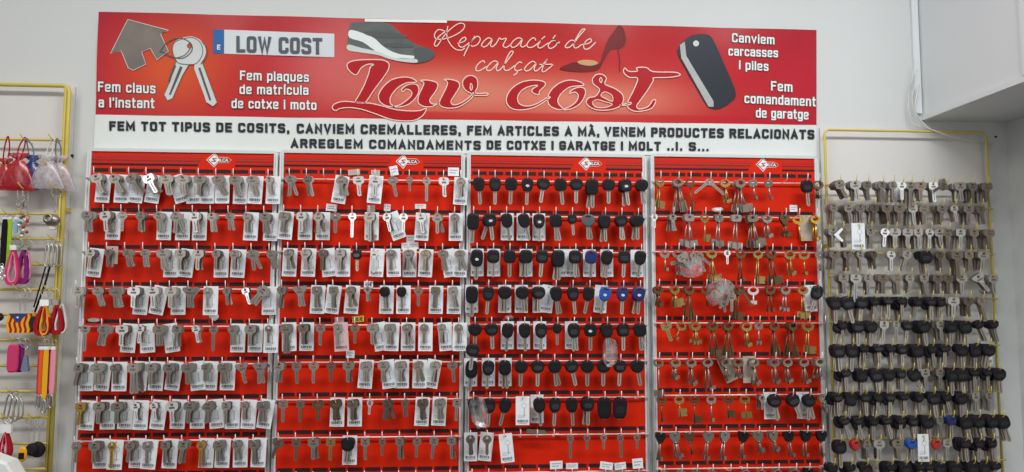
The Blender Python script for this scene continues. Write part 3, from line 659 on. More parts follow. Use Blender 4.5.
# boards one and two: token = code n [mat] , key rot [, card dx(mm), card rot, kind]
MAPM = {'': 'steel', 'B': 'steel_bright', 'G': 'gold', 'D': 'steel_dark', 'W': 'steel_warm', 'N': 'bronze', 'S': 'brass'}
T12 = {0: ['c3,22,10,-3|d3,30,14,-2|c3,35,10,-6|cB3,30,10,-8|c3,12,20,17|c3,8,20,3|c3,0,13,0|c2,22,9,0|c3,12,10,-1|c2,14,7,-3|b2,5,8,-1',
 'c3,0|cB3,8,12,-2|a1,0|a3,0|a3,3,7,-1|d3,0,9,0|cB3,8,7,0|a3,5|b2,3|a2,0,7,-2|c3,2,12,-2',
 'a3,-3,2,-6|b2,0,3,-1,t|b3,10|b2,5|c3,5,14,0|c3,0,12,-6|c2,0|a3,0,5,0|a3,0,5,-3|d2,8|a3,15',
 'c3,0|a3,15|c3,5|cB3,0,11,-4|cB3,5,14,-11|c3,0,11,0|e3,0|a1,0,4,0|b2,5|bB2,20|c3,-42,8,0',
 'l1,0|c3,-14|cB3,0,10,-4|bB2,-3,9,4|c3,0,20,9|f2,-4|bB3,12|l1,0|a3,0,9,-1|c3,0,7,-1|b1,0,3,0',
 'f3,-10,7,0|c3,0,6,-5|a2,0,4,0|g4,0,9,-4|c3,0,5,-3|c3,0,6,-7|c3,3,14,7|b3,0,5,-2|c3,0,4,-1|e1,15|e3,0',
 'fG2,-4,12,-4|c3,0,12,0|c3,0,12,-2|bB2,6,9,-2|bB2,8,10,-6|cB3,4,10,-3|c3,-4,12,0|d3,-4,11,5|f2,0,12,0|b2,0,9,-3|c2,-5,8,-8',
 'a1,0|c3,0,4,0|lG1,0,5,-2|a3,-5,8,-1|f1,0,3,-5|f2,0,8,-3|f3,-8|lG2,0,10,-2|c2,0,6,-2|a2,0,5,0|f2,0,8,-2'],
 1: ['o3,0|o2,9|-|d2,0,-2,-9|cB1,5|cB1,-2,0,-5|o1,13|s1,2|l1,0|cB1,4|a2,0,0,-3',
 'c2,-8,1,-4|cB3,0,4,0|d3,0,7,0|o1,0|lB1,0|g2,2,3,0|aB2,14,12,20|aB1,0|cB2,9,4,-3|d2,0|a2,0,2,0',
 'o2,0,-1,-2|o2,0,5,-2|oW2,-2,9,6|c2,0,6,0|K1,2|wB1,0,8,-3|o1,0,4,2|o3,0,0,0|oW2,-4,0,-3|oW2,4,12,10|o2,0,2,-3',
 'f2,-9|e2,4|f2,0,0,-2|f2,0,-2,-6|oW2,0,3,-4|s2,0|K2,3,4,-1|Q1,3,4,0|aW1,0|fW2,-4,0,-1|f2,9,4,-1',
 'g2,0,3,2|cD3,2,3,0|f1,0|f1,2,5,4,p|aW1,0|c2,2,14,10|c2,0,5,-2|o2,0,1,0|aW1,0,2,0|a2,0,8,5|aW1,0,2,0',
 'c2,-6|f1,3|oW1,0|aD1,0|c2,0|c2,0,-2,-4|c2,0,8,7|c2,0,1,0|oW2,0,4,-1|o2,-8,-4,-10|o1,5',
 'fW1,0|fW1,0|cN1,2|cN2,0,2,-1|cD2,0,2,0|sB1,-4|dD3,0|bD2,0|cD2,0,-1,-3|c2,0,-2,-3|f1,-3',
 'cD1,-22|fD1,0|c2,0|fS1,0|X2,-6,1,0|f1,2|b1,0|f2,0|aW1,-3|f1,-6|f2,2']}
SIL = ('flat keys on the red boards')
for bd in (0, 1):
    for r in range(8):
        for h, tok in enumerate(T12[bd][r].split('|')):
            if tok == '-': continue
            p = tok.split(','); mm = re.match(r'([a-zKQX])([A-Z]?)(\d)', p[0]); code, mc, n = mm.group(1), MAPM.get(mm.group(2), 'steel'), int(mm.group(3))
            rot = float(p[1]); x = HOOKS[bd, r][h]; z0 = rowy(bd, r); where = f'{ORD[h]} hook, {ROWN[r]}, {BN[bd]}'
            spread = 22 if (code == 'o' and rot == 0 and n > 1) or code == 'd' and rot in (0, 8) else 7
            for k in range(n):
                d = FD-.0078*k; rr = rot+(0 if k == 0 else (spread if k % 2 else -spread*.6)+RND.uniform(-3, 3))
                m_ = mc if (k == 0 or mc not in ('steel_bright', 'gold')) else RND.choice(['steel', 'steel_dark', 'steel_warm'])
                if code in 'KQX':
                    place_car(k, (x, -d, z0+hookz(d)-.002), rr, {'K': 'm', 'Q': 'm', 'X': 'x'}[code], 'black_plastic', f'black-headed key, {STEP[k]}on the {where}', 'black-headed keys among the flat ones'); continue
                loc = (x+(.0016 if bd == 0 else .0008)*k*(1 if spread == 7 else 0), -d, z0+hookz(d)-.0015); lab = f'{STN[m_]} {FK[code][6]} key, {STEP[k]}{where}'
                place_flat(k+(.5 if bd == 0 and k == 1 else .7 if k else 0), loc, (rr, RND.uniform(-.45, .45)+(.25 if bd == 0 else 0)), code, m_, lab, SIL)
            if len(p) > 2:
                kind = p[4] if len(p) > 4 else 'w'; d = FD-.0078*n-.001
                if kind == 't': place_card((x+.002, -d, z0+.006), 0, 'short brown kraft card behind keys, second hook, third row down, first red board', 't', w=.026, h=.042); continue
                adx = float(p[2])*.001; ar = float(p[3])
                place_card((x+adx*.75+.0015, -max(d, DR+.003), z0+.001), ar, f'{"pink" if kind == "p" else "white"} barcode price card behind the keys, {where}', kind, 'price cards behind the keys')
# board three: car keys.  token = code[color]n, rot [, card dx, rot][*badge]
T3 = ['v1,4|v1,0|k1,-2|v1*,-2|q1,-8|k1,6|q1,-1|u2,0|q1,0|k2*,8|q2,4',
 'u1,-3|k2*,7|v1,8,4,0|v1,16,3,0|v1*,0,2,0|k2,2|m1,4|qg2,0|v2,2|q2,0|q2,0',
 'u1*,-2,1,0|k1,0,2,0|k1,0|k2,0,2,0|k1,-5|u2,0,8,0|k2,0,-5,0|kn1,-2,-1,0|v2,-12,2,0|k1,-3|v1,-7,-3,0',
 'u1,0,0,0|v1,-4|q2,0,0,0|q2,3,0,0|q2,0,3,0|v2,4,-14,-8|v1,6|v1,-11|vb1*,-13,-6,-5|vn1*,-3|vn2*,-4',
 'q1,0|q1,3|v1,-4,0,0|v1,2,0,0|v1,0,0,0|m1,0|v2,0,-2,0|k1*,0|v3,3|k1,0|k2,3',
 'u1,-5,-3,0|v1,-4,1,0|v2,6,2,0|q1,-2|q1,-1|q2,5|q1,12|q1,0|q1,-2|q1,-3|q1,9',
 'u2,12|v1,-4|v1,-14|-|v1,4,-2,0|v1,-3|v1,3|k2,0|z1,0|z1,-4|-',
 'aD2,0,1,0|aW1,0,1,-6|-|-|-|-|w1,0|s1,0|s1,0|w1,2|s1,0']
CG = 'car keys on the third red board'
for r in range(8):
    for h, tok in enumerate(T3[r].split('|')):
        x = HOOKS[2, r][h]; z0 = rowy(2, r); where = f'{ORD[h]} hook, {ROWN[r]}, {BN[2]}'
        if tok == '-': continue
        badge = '*' in tok; tok = tok.replace('*', ''); p = tok.split(',')
        mm = re.match(r'([a-z])([a-zA-Z]?)(\d)', p[0]); code, cc, n = mm.group(1), mm.group(2), int(mm.group(3)); rot = float(p[1])
        for k in range(n):
            if r == 7:
                d = FD-.0062*k; m_ = MAPM[cc] if k == 0 else 'steel_dark'
                place_flat(k, (x, -d, z0+hookz(d)), (rot+6*k, RND.uniform(-.2, .2)), code, m_, f'{STN[m_]} {FK[code][6]} key, {STEP[k]}{where}', SIL)
            else:
                d = FD-.0005-.0105*k; rr = rot-(0 if k == 0 else 6+3*k)*(1 if (h+r) % 2 else -1)
                if k and r == 1 and h == 1: rr = -18
                m_ = {'': 'black_plastic', 'g': 'grey_plastic', 'n': 'navy_plastic', 'b': 'blue_plastic'}[cc]; cn = {'': 'black', 'g': 'grey', 'n': 'navy', 'b': 'bright blue'}[cc]
                place_car(k, (x+RND.uniform(-.0005, .0005), -max(d, DR+.006), z0+hookz(d)-.002), rr, code, m_, f'{CK[code][6]} {cn}-headed car key, {STEP[k]}{where}', CG, badge and k == 0)
        if len(p) > 2:
            place_card((x+float(p[2])*.001, -DR-.0035, z0+.002), float(p[3]), f'white barcode price card behind the keys, {where}', 'w', 'price cards behind the keys', .032, .068)
def lone_card(px, py, r, rot, label, w=.032, h=.066, d=.03, kind='w'):
    v = at(px, py, d); place_card(v, rot, label, kind, None, w, h)
# cards without keys
zc_ = rowy(2, 6); place_card((HOOKS[2, 6][3], -FD, zc_+.002), 0, 'printed white price card without key, fourth hook, seventh row down, third red board', 'w', None, .033, .068)
zc_ = rowy(2, 7); place_card((HOOKS[2, 7][2]+.004, -FD, zc_+.003), 6, 'tilted white price card with no key, third hook, eighth row down, third red board', 'w', None, .032, .068)
# emblem blob on the keyless card
v = Vector((HOOKS[2, 6][3], -FD-.0012, zc_+RP-.003))
# ------------------------------------------------------------------ lever keys
LM = {}
def lever(bow, L, bit, t=.0022):
    """bow on the hook, round shank, bit near the lower end"""
    mb = MB(); r = .0019
    if bow == 'L':
        o = superell(.0255, .020, 2.2, 18, -.0045); i_ = superell(.0155, .0105, 2, 14, -.0025); mb.prism(o, -t/2, t/2, 0, [i_]); zb = -.014
    elif bow == 'Q':
        o = superell(.026, .018, 4, 18, -.0030); i_ = superell(.010, .006, 2.5, 14, -.0015); mb.prism(o, -t/2, t/2, 0, [i_]); zb = -.0100
    elif bow in 'MP':
        o = [(-.0125, .004), (-.010, .006), (.010, .006), (.0125, .004), (.0125, -.004), (.005, -.017), (-.005, -.017), (-.0125, -.004)]; k = .004 if bow == 'P' else t/2
        mb.prism(o, -k, k, 1 if bow == 'P' else 0, [circ(0, 0, .0024, 8)]); zb = -.016
    elif bow == 'O':
        o = superell(.027, .022, 2, 20, -.0055); mb.prism(o, -t/2, t/2, 0, [superell(.017, .012, 2, 14, -.0035)]); zb = -.0158
    mb.tube([(0, 0, zb+.001), (0, 0, -L)], r, 6); mb.tube([(0, 0, zb), (0, 0, zb-.004)], .0026, 6)
    e = -L
    if bit == 'f': mb.prism([(-.004, e+.002), (.017, e+.002), (.017, e+.007), (.014, e+.007), (.014, e+.010), (.017, e+.010), (.017, e+.020), (-.004, e+.020)], -t*.5, t*.5)
    elif bit == 'w': mb.prism([(-.012, e+.003), (-.004, e+.003), (-.004, e), (.004, e), (.004, e+.003), (.013, e+.003), (.013, e+.017), (-.012, e+.017)], -t*.6, t*.6)
    elif bit == 's': mb.prism([(0, e+.002), (.008, e+.002), (.008, e+.0045), (.006, e+.0045), (.006, e+.006), (.008, e+.006), (.008, e+.010), (0, e+.010)], -t*.5, t*.5)
    elif bit == 'd': mb.prism([(-.008, e+.002), (-.002, e+.004), (.002, e+.002), (.008, e+.002), (.008, e+.011), (-.008, e+.011), (-.008, e+.007), (-.006, e+.007), (-.006, e+.005), (-.008, e+.005)], -t*.5, t*.5)
    elif bit == 'g': mb.prism([(-.0035, e), (.0045, e), (.0045, e+.026), (-.0035, e+.026)], -t*.5, t*.5)
    return mb
BITN = {'f': 'flag-bitted', 'w': 'wide-bitted', 's': 'notched', 'd': 'double-bitted', 'g': 'flat-bladed'}
LS = [0]
def place_lever(loc, rot, bow, L, bit, m, where, k, head='black_plastic'):
    key = (bow, round(L, 3), bit, m)
    if key not in LM: LM[key] = lever(bow, L, bit).mesh('lever_key', [m, head])
    o = obj('lever_key', LM[key], None, loc, (0, -math.radians(rot), RND.uniform(-.35, .35)))
    n1 = {'P': 'black-headed ', 'M': 'trapezoid-headed ', 'Q': 'square-bowed '}.get(bow, '')
    tag(o, f'{STN[m]} {n1}{BITN[bit]} lever key, {STEP[k]}{where}', 'key', 'lever keys on the fourth red board')
MC = {'b': 'brass', 's': 'steel', 'n': 'bronze', 'g': 'gold', 'B': 'steel_bright', 'd': 'steel_dark', 'w': 'steel_warm'}
# token = bow n colour bit length(px) , rot
T4 = ['Lb2f30,-3|Lw6g33,6|Ln1g32,4|-|Lb4s24,2|Lw5f33,2|Qs1s20,8|Qs1s20,8|-|-|On2s18,0',
 '-|-|Qs3w33,0|Lb1f27,0|Qs2w32,0|Qs2w34,0|Qw6f33,4|Ls3s23,2|Mn3d22,4|Og1s25,5|Lg4s25,0',
 'Ls1s21,3|Ls2s25,2|-|Lb3f33,2|-|Ln2s30,2|Lb2f33,0|Ln3f34,4|Ob3s25,3|Ob1s24,0|Ls1d19,0',
 'Ln4s20,0|Lb3f21,3|Ln3g34,0|Ln1s19,5|-|Ln2f33,-6|OB1d18,0|Ln2s25,3|Ls2d25,0|Lb2w32,3|-',
 '-|Lb1s18,-26|Lb3d22,2|Ln3f34,4|Ln3g34,0|Ob3s24,0|Qs1d22,0|Ln3g33,0|Ln5g34,0|Ob2f31,0|-',
 'Lw1w36,0|Lw4s20,-5|Lw4s26,2|Lw4s31,3|Lw4s21,6|Lw3s19,0|Lw4s26,4|Lw3s25,3|Lw3s24,0|Lw3s25,3|Ls5s21,-3',
 'Ln1s24,0|Lb1f20,4|Ln1f26,0|Ls1s25,0|Ln1f21,0|Lb1w22,5|-|-|-|-|Lw4s16,0',
 'Pw2s26,-3|Ms3s25,8|Nn1s20,7|Ms2s26,-6|Ms2s26,-6|Pw2s25,-4|Mw3s20,9|Mw3s20,9|Pw2s24,8|Pw2s24,-2|Pw2s24,2',
 'Os1s24,0|Os2s24,4|Lw2s25,0|Lw2s24,-3|-|Os2s24,0|Lb2s22,5|Ls3s25,0|Ls3s25,4|Pw2s24,0|Lw2s20,0']
PXM = .00252
for r in range(9):
    for h, tok in enumerate(T4[r].split('|')):
        if tok == '-': continue
        p = tok.split(','); mm = re.match(r'([A-Z])([a-zB])(\d)([a-z])(\d+)', p[0]); bow, c, n, bit, L = mm.groups(); n = int(n); L = int(L)*PXM-.004; rot = float(p[1])
        if bow == 'N': bow = 'M'
        x = HOOKS[3, r][h]; z0 = rowy(3, r); where = f'{ORD[h]} hook, {ROWN[r]}, {BN[3]}'
        for k in range(n):
            d = FD-.0045*k; s_ = (0, 8, -7, 12, -11, 16)[k] if n > 2 else (0, -7)[k]
            place_lever((x+RND.uniform(-.0015, .0015)*min(k, 1), -d, z0+hookz(d)-.003), rot+s_+(RND.uniform(-2, 2) if k else 0), bow, L*(1-.03*(k % 3)), bit, MC[c], where, k)
def fl(bd, r, h, tok, n, rots, m, code, x_=0., grp='flat keys on the fourth red board'):
    x = HOOKS[bd, r][h]+x_; z0 = rowy(bd, r); where = f'{ORD[h]} hook, {ROWN[r]}, {BN[bd]}'
    for k in range(n):
        d = FD-.0045*k; place_flat(k*.1, (x, -d, z0+hookz(d)-.002), (rots[k], 0), code, m, f'{STN[m]} {FK[code][6]} key, {STEP[k]}{where}', grp)
def cr(bd, r, h, code, rots, m='black_plastic', x_=0.):
    x = HOOKS[bd, r][h]+x_; z0 = rowy(bd, r); where = f'{ORD[h]} hook, {ROWN[r]}, {BN[bd]}'
    for k, rt in enumerate(rots):
        d = FD-.010*k; place_car(k, (x, -d, z0+hookz(d)-.002), rt, code, m, f'{CK[code][6]} black-headed key, {STEP[k]}{where}', 'black-headed keys on the fourth red board')
fl(3, 0, 3, '', 2, [-52, 48], 'steel', 'w'); cr(3, 0, 9, 'k', [4])
fl(3, 1, 0, '', 1, [0], 'steel_bright', 's'); fl(3, 1, 1, '', 5, [0, 9, -8, 17, -16], 'steel', 'b')
fl(3, 2, 4, '', 1, [0], 'steel_bright', 's'); fl(3, 4, 0, '', 1, [18], 'brass', 'c')
fl(3, 6, 6, '', 5, [0, 6, -6, 12, -12], 'steel', 's'); cr(3, 6, 7, 'q', [6, 14]); cr(3, 6, 8, 'q', [22, 32]); cr(3, 6, 9, 'q', [-4, 14])
cr(3, 3, 10, 'v', [-18]); fl(3, 3, 5, '', 1, [32], 'bronze', 'w', .003)
def c4(r, h, dx, rot, kind='w'): place_card((HOOKS[3, r][h]+dx, -DR-.003, rowy(3, r)+.001), rot, f'{"beige" if kind=="t" else "white"} price card behind the keys, {ORD[h]} hook, {ROWN[r]}, {BN[3]}', kind, 'price cards behind the keys', .032, .066)
c4(6, 7, 0, 0); c4(6, 9, -.004, 0); c4(3, 10, -.006, 0); c4(5, 4, .004, 24, 't'); c4(5, 6, -.002, 0, 't'); c4(1, 10, -.012, 0, 't')
# loose hanging items low between the boards
# ------------------------------------------------------------------ small labels on the boards
def small_label(x0, y0, x1, y1, m, lab, rot=0., txt=None, d=DB+.004):
    a, b_ = at((x0+x1)/2, (y0+y1)/2, d), None; w = (at(x1, y0, d)-at(x0, y0, d)).x; h = (at(x0, y0, d)-at(x0, y1, d)).z
    mb = MB(); mb.box(-w/2, w/2, 0, .0006, -h/2, h/2); 
    for i in range(2 if not txt else 0): mb.box(-w*.36, w*(.36-.15*i), -.0003, 0, h*(.12-.3*i), h*(.22-.3*i), 1)
    o = mb.build('price_label', [m, 'ink_grey'], None, a); o.rotation_euler = (0, -math.radians(rot), 0); tag(o, lab, 'label')
    if txt:
        V, Fc = glyphs(txt, .03); mn, mx = min(v[0] for v in V), max(v[0] for v in V)
        t = MB(); t.add([(-w*.4+(v[0]-mn)/(mx-mn)*w*.8, -.0006, -h*.3+v[1]*h*.8) for v in V], Fc); t.build('lettering', 'ink', o)
small_label(348, 169.5, 360, 175, 'paper_tan', 'tan price label above the fifth hook, top of the second red board', 5, d=.017)
small_label(371, 170, 380, 175.5, 'paper_tan', 'tan price label above the sixth hook, top of the second red board', 0, d=.017)
small_label(390, 166, 398, 175.5, 'paper', 'tilted white label above the seventh hook, touching the emblem, second red board', 12, d=.019)
small_label(448, 167.5, 459, 176, 'paper', 'white price label above the tenth hook, top of the second red board', 0, d=.017)
small_label(326, 204, 337, 211, 'paper', 'white price label above the fourth hook, second row, second red board', -4)
small_label(367, 205, 375, 212, 'paper_tan', 'tan price label above the sixth hook, second row, second red board')
small_label(384, 204, 390.5, 211, 'paper', 'narrow white label above the seventh hook, second row, second red board', -3)
small_label(415, 204, 426, 208.7, 'paper', 'low wide white label above the ninth hook, second row, second red board')
small_label(406.5, 235, 414.5, 243, 'paper', 'upright white label stuck over another like a cross, second red board')
small_label(401.5, 242.5, 418.5, 249.5, 'paper', 'wide white label forming the arms of a cross, second red board', 3, d=DB+.006)
small_label(364, 281, 373, 287.5, 'paper', 'white label reading 45 euros, fourth row, second red board', 0, '45€', d=.026)
small_label(334.6, 317, 344, 323, 'paper_pink', 'pale pink price label, fifth row, second red board', 2)
small_label(352, 316, 364, 322, 'paper_yellow', 'yellow price label with dark writing, fifth row, second red board', 4, '20.€')
small_label(346, 350.5, 354.5, 358, 'paper', 'white label above the fifth hook, sixth row, second red board')
small_label(743.6, 205, 752, 211, 'paper', 'small beige-white label behind the long steel keys, fourth red board')
small_label(789.7, 205, 797.3, 211.8, 'paper', 'small square white label above the tenth hook, fourth red board')
for k, (a, b_, c, d_, rt) in enumerate([(550, 461, 562.6, 469, 2), (566, 463, 578, 469, 0), (600, 462, 613, 469.5, -8), (614.6, 462.5, 626, 469.5, 6), (632.5, 458.5, 643, 468.5, 5)]):
    small_label(a, b_, c, d_, 'paper', ['first', 'second', 'third', 'fourth', 'fifth'][k]+' of the five small white labels along the lowest rail, third red board', rt, d=.03)
# crumpled bits
def crumple(px, py, w, h, m, lab, d=.03, seed=1):
    r = random.Random(seed); pts = []
    for i in range(9): a = 2*PI*i/9; k = r.uniform(.8, 1.15); pts.append((math.cos(a)*w/2*k, math.sin(a)*h/2*k))
    mb = MB(); mb.loft(pts, [(-.004, .5), (-.0025, .85), (0, 1), (.002, .8)], 0); o = mb.build('plastic_sleeve', m, None, at(px, py, d)); tag(o, lab, 'plastic sleeve')
crumple(717.5, 209.5, .028, .014, 'steel_bright', 'crumpled silvery sleeve above the fifth hook, fourth red board', seed=2)
crumple(214, 317, .026, .018, 'paper', 'torn whitish plastic bit hanging below the eighth card, first red board', .02, 3)
crumple(509, 317, .026, .012, 'clear_bag', 'torn clear plastic bit above the third hook, third red board', .03, 4)
# plastic bags of keys
def bag(px, py, w, h, rot, lab, d=.060, seed=1, neck=True):
    r = random.Random(seed); o_ = []
    for i in range(16):
        a = 2*PI*i/16; c, s = math.cos(a), math.sin(a); k = 1/(abs(c)**3+abs(s)**3)**(1/3)*r.uniform(.88, 1.08); o_.append((c*k*w/2, s*k*h/2))
    mb = MB(); mb.loft(o_, [(-.012, .45), (-.010, .75), (-.004, .96), (.000, 1), (.004, .96), (.010, .7), (.012, .4)])
    o = mb.build('plastic_bag', 'clear_bag', None, at(px, py, d)); o.rotation_euler = (0, -math.radians(rot), 0); tag(o, lab, 'plastic bag')
bag(691.5, 265, .060, .066, 8, 'clear plastic bag stuffed with steel keys, third row down, fourth red board', seed=2)
bag(719, 292, .068, .058, 28, 'clear plastic bag of bright keys, fourth row down, fourth red board', seed=5)
bag(610, 352, .036, .072, 0, 'clear plastic bag over car keys, ninth hook, fifth row down, third red board', .064, 6)
bag(479, 412, .044, .080, 14, 'clear plastic bag over car keys, first hook, seventh row down, third red board', .068, 7)
k = 0
for (px, py, sp, hh) in ((691, 262, 20, 'in the clear bag on the third row, fourth red board'), (722, 292, 20, 'in the clear bag on the fourth row, fourth red board')):
    for q in range(8):
        v = at(px+RND.uniform(-11, 11), py-1+RND.uniform(-7, 7), .060+.0028*(q-4)); k += 1
        place_flat(0, tuple(v), (RND.uniform(-80, 80), 0), RND.choice('abcs'), RND.choice(['steel', 'steel_warm', 'steel']), f'{"bright " if q < 1 else ""}steel key lying loose {hh}', 'loose keys inside a clear bag')
# red plastic-headed key and fallen key pack
cr(3, 3, 9, 'm', [40], 'black_plastic', .035)
v = at(536, 431.5, .045); mb = MB().box(-.022, .022, -.002, .002, -.0045, .0045); mb.tube([(-.024, 0, 0), (.026, 0, -.001)], .002); o = mb.build('key_pack', 'steel_warm', None, v); o.rotation_euler = (0, .08, 0); tag(o, 'thin steel blade lying flat along the eighth rail, third red board', 'key blank')
v = at(94, 320, .034); mb = MB().loft(superell(.030, .010, 2.5, 14), [(-.002, .9), (0, 1), (.002, .9)]); o = mb.build('key_fob', 'steel', None, v); tag(o, 'oval metal fob lying along the fifth rail, first red board', 'fob')
v = at(471, 352, .085); place_car(0, tuple(at(473, 346, .075)), -6, 'q', 'black_plastic', 'round black-headed key hanging low against the board edging, third red board', CG)

# ------------------------------------------------------------------ yellow key rack
RD = .03
rx0, rx1 = at(824.5, 131, RD).x, at(985.5, 131, RD).x; rzt = at(900, 131, RD).z; rzb = at(900, 520, RD).z
root = empty('key_rack', ((rx0+rx1)/2, -.01, rzt)); tag(root, 'tall yellow wire key rack with thirteen rows under the white bulkhead', 'rack')
fr = MB(); c = .012
fr.tube([(rx0, -RD, rzb), (rx0, -RD, rzt-c), (rx0+c*.3, -RD, rzt-c*.3), (rx0+c, -RD, rzt), (rx1-c, -RD, rzt), (rx1-c*.3, -RD, rzt-c*.3), (rx1, -RD, rzt-c), (rx1, -RD, rzb)], .0033, 8)
part('frame', fr, 'yellow_paint'); part('backing_panel', MB().box(rx0, rx1+.004, -.006, -.002, rzb, rzt+.010), 'rack_backing', 'off-white backing sheet')
for z in (rzt-.30, rzb+.1):
    for x in (rx0, rx1): part('wall_bracket', MB().box(x-.002, x+.002, -RD, -.001, z-.005, z+.005), 'yellow_paint')
RY = [183.3, 206, 229.6, 251.8, 275, 297.5, 321, 344.5, 368.5, 392, 415.6, 438.5, 461.5]
K = lambda s: s
R5 = [  # x in 820-origin crop px (x5.02) : code n rot
 '85 c4 28|165 c4 5|225 c3 8|300 f4 0|352 f3 0|400 aB1 0|442 g4 0|495 c4 0|555 fB3 3|620 e3 -62|690 c4 0|755 c5 0|825 c6 0',
 '60 f4 -3|130 c4 12|190 c4 0|260 c4 0|325 c4 4|390 c5 0|455 f4 0|510 d4 0|600 c4 -4|660 b3 8|735 c4 0|795 c3 8',
 '55 c3 0|100 dD2 8|180 a2 0|240 f3 0|320 aB2 -5|365 c4 0|430 c4 0|480 f4 0|540 oB3 -8|590 c4 10|630 d3 0|695 f4 0|765 f4 0|840 c6 0',
 '65 c4 -8|130 f3 0|190 a2 0|260 a4 4|350 oB2 0|430 f3 -15|520 K4 0|590 o3 0|675 g4 4|735 f3 5|810 c5 -5',
 '110 c4 6|170 g3 0|230 f3 0|305 c3 0|375 o3 0|440 a3 0|510 f4 12|580 c4 0|630 c3 0|700 c4 0|780 e3 30|860 c6 0',
 '65 K3 0|125 K3 10|200 K4 -4|265 K4 0|330 K4 0|400 K4 0|480 M3 -10|545 K3 0|595 M3 -4|660 c4 0|735 c4 0|800 l3 8',
 '100 K2 -5|180 K3 0|245 K3 0|310 f2 -5|375 w1 0|432 M2 -5|510 K4 8|590 c3 0|645 K3 0|715 K4 0|785 R2 25|855 R3 12',
 '85 U3 0|148 K2 0|210 K4 0|280 K4 0|345 K3 0|405 M3 0|475 K4 6|550 K4 10|615 K4 0|700 K3 0|770 K4 0|835 K5 -8',
 '115 K3 0|200 K3 0|270 K3 4|335 K3 0|395 M3 0|450 K1 26|520 c3 0|590 c3 0|650 K4 0|700 K4 0|760 K4 0|830 K4 0|885 K5 0',
 '80 K4 0|145 K3 -10|215 K4 0|280 K4 0|345 K3 0|410 K3 0|485 M3 0|555 K3 3|620 K4 8|700 K4 0|770 c4 0|835 a4 0',
 '110 K3 12|180 K3 10|260 K4 0|325 K3 14|395 K4 0|460 M3 0|530 K4 0|590 f3 0|650 V3 0|715 K4 12|780 K4 12|850 K4 10|900 K3 14',
 '90 U2 0|165 C2 2|225 d3 4|285 c3 0|380 c3 6|450 T2 0|500 c2 0|570 C1 0|630 f2 0|715 K4 0|785 K4 0|850 K4 3',
 '55 K3 0|140 K3 0|220 K3 0|265 b3 0|345 K4 0|415 K4 0|490 K4 0|535 K3 0|590 K3 0|670 K3 0|755 K4 0|815 K4 0|870 K4 0']
HR = .05
for r, s in enumerate(R5):
    yy = RY[r]; dr = RD+.006; z = at(905, yy+1.2, dr+.018).z; xs = []
    items = []
    for tok in s.split('|'):
        a, kk, rt = tok.split(); d = .072; x = at(820+float(a)/5.02+(1.5 if r < 99 else 0), yy, d).x; xs.append(x); items.append((x, kk, float(rt)))
    rail('hook_rail', xs, z, rx0-.006, max(rx1+.006, xs[-1]+.006), dr, .044, 'yellow_paint', f'yellow wire hook rail, {ROWN[r]} of the {BN[4]}', r=.0019)
    for h, (x, kk, rt) in enumerate(items):
        mm = re.match(r'([a-zA-Z])([B|D]?)(\d)', kk); code, mc, n = mm.group(1), mm.group(2), int(mm.group(3)); where = f'{ORD[h]} hook, {ROWN[r]}, {BN[4]}'
        for k in range(n):
            d = .074-.0072*k; zz = z-.001; rr = rt+(RND.uniform(-9, 9) if k else RND.uniform(-4, 4)); x_ = x; x = x_-(.0012*k if x_ > 0 else 0)+RND.uniform(-.0015, .0015)
            if code.isupper():
                cc = {'K': RND.choice('jkhq'), 'M': 'm', 'R': 'h', 'U': 'k', 'V': 'j', 'C': 'm', 'T': 'j'}[code]
                m_ = {'V': 'navy_plastic', 'C': 'red_head', 'T': 'blue_plastic'}.get(code, 'black_plastic')
                cn = {'V': 'dark violet', 'C': 'red', 'T': 'blue'}.get(code, 'black')
                place_car(1+k*.6 if k else .2, (x, -d, zz), rr, cc, m_, f'{CK[cc][6]} {cn}-headed key, {STEP[k]}{where}', 'plastic-headed keys on the yellow rack')
            else:
                m_ = MAPM[mc] if k == 0 and mc else RND.choice(['steel_warm', 'steel', 'steel_dark', 'steel', 'rack_steel', 'rack_steel'])
                place_flat(.1 if k == 0 else .9+k*.1, (x, -d, zz), (rr, RND.uniform(-.3, .3)), code, m_, f'{STN[m_]} {FK[code][6]} key, {STEP[k]}{where}', 'flat keys on the yellow rack')
            x = x_
    if r == 2:
        place_card((items[2][0]-.002, -.078, z+.010), 0, 'white barcode card hanging in front of the third row, yellow key rack', 'w', None, .034, .066)
        mb = MB().prism([(-.012, -.002), (.008, .016), (.012, .012), (.000, -.002), (.012, -.016), (.008, -.020)], -.0006, .0006); o = mb.build('folded_paper', 'paper', None, (items[1][0]-.012, -.080, z-.012)); tag(o, 'folded white paper strip between the first keys, third row, yellow key rack', 'paper')
    if r == 11:
        place_card((items[6][0], -.078, z+.012), 0, 'white barcode card, seventh hook, twelfth row down, yellow key rack', 'w', None, .028, .066)
    if r in (0, 6, 7):
        for q, px in enumerate([(345, 410), (510, 620), (840,)][(0, 6, 7).index(r)]):
            v = at(820+px/5.02, yy+20, .034); place_card((v.x, -.034, z+.004), 0, f'white card half hidden {["under","behind"][q]} the keys, {ROWN[r]}, {BN[4]}', 'w', None, .030, .060)

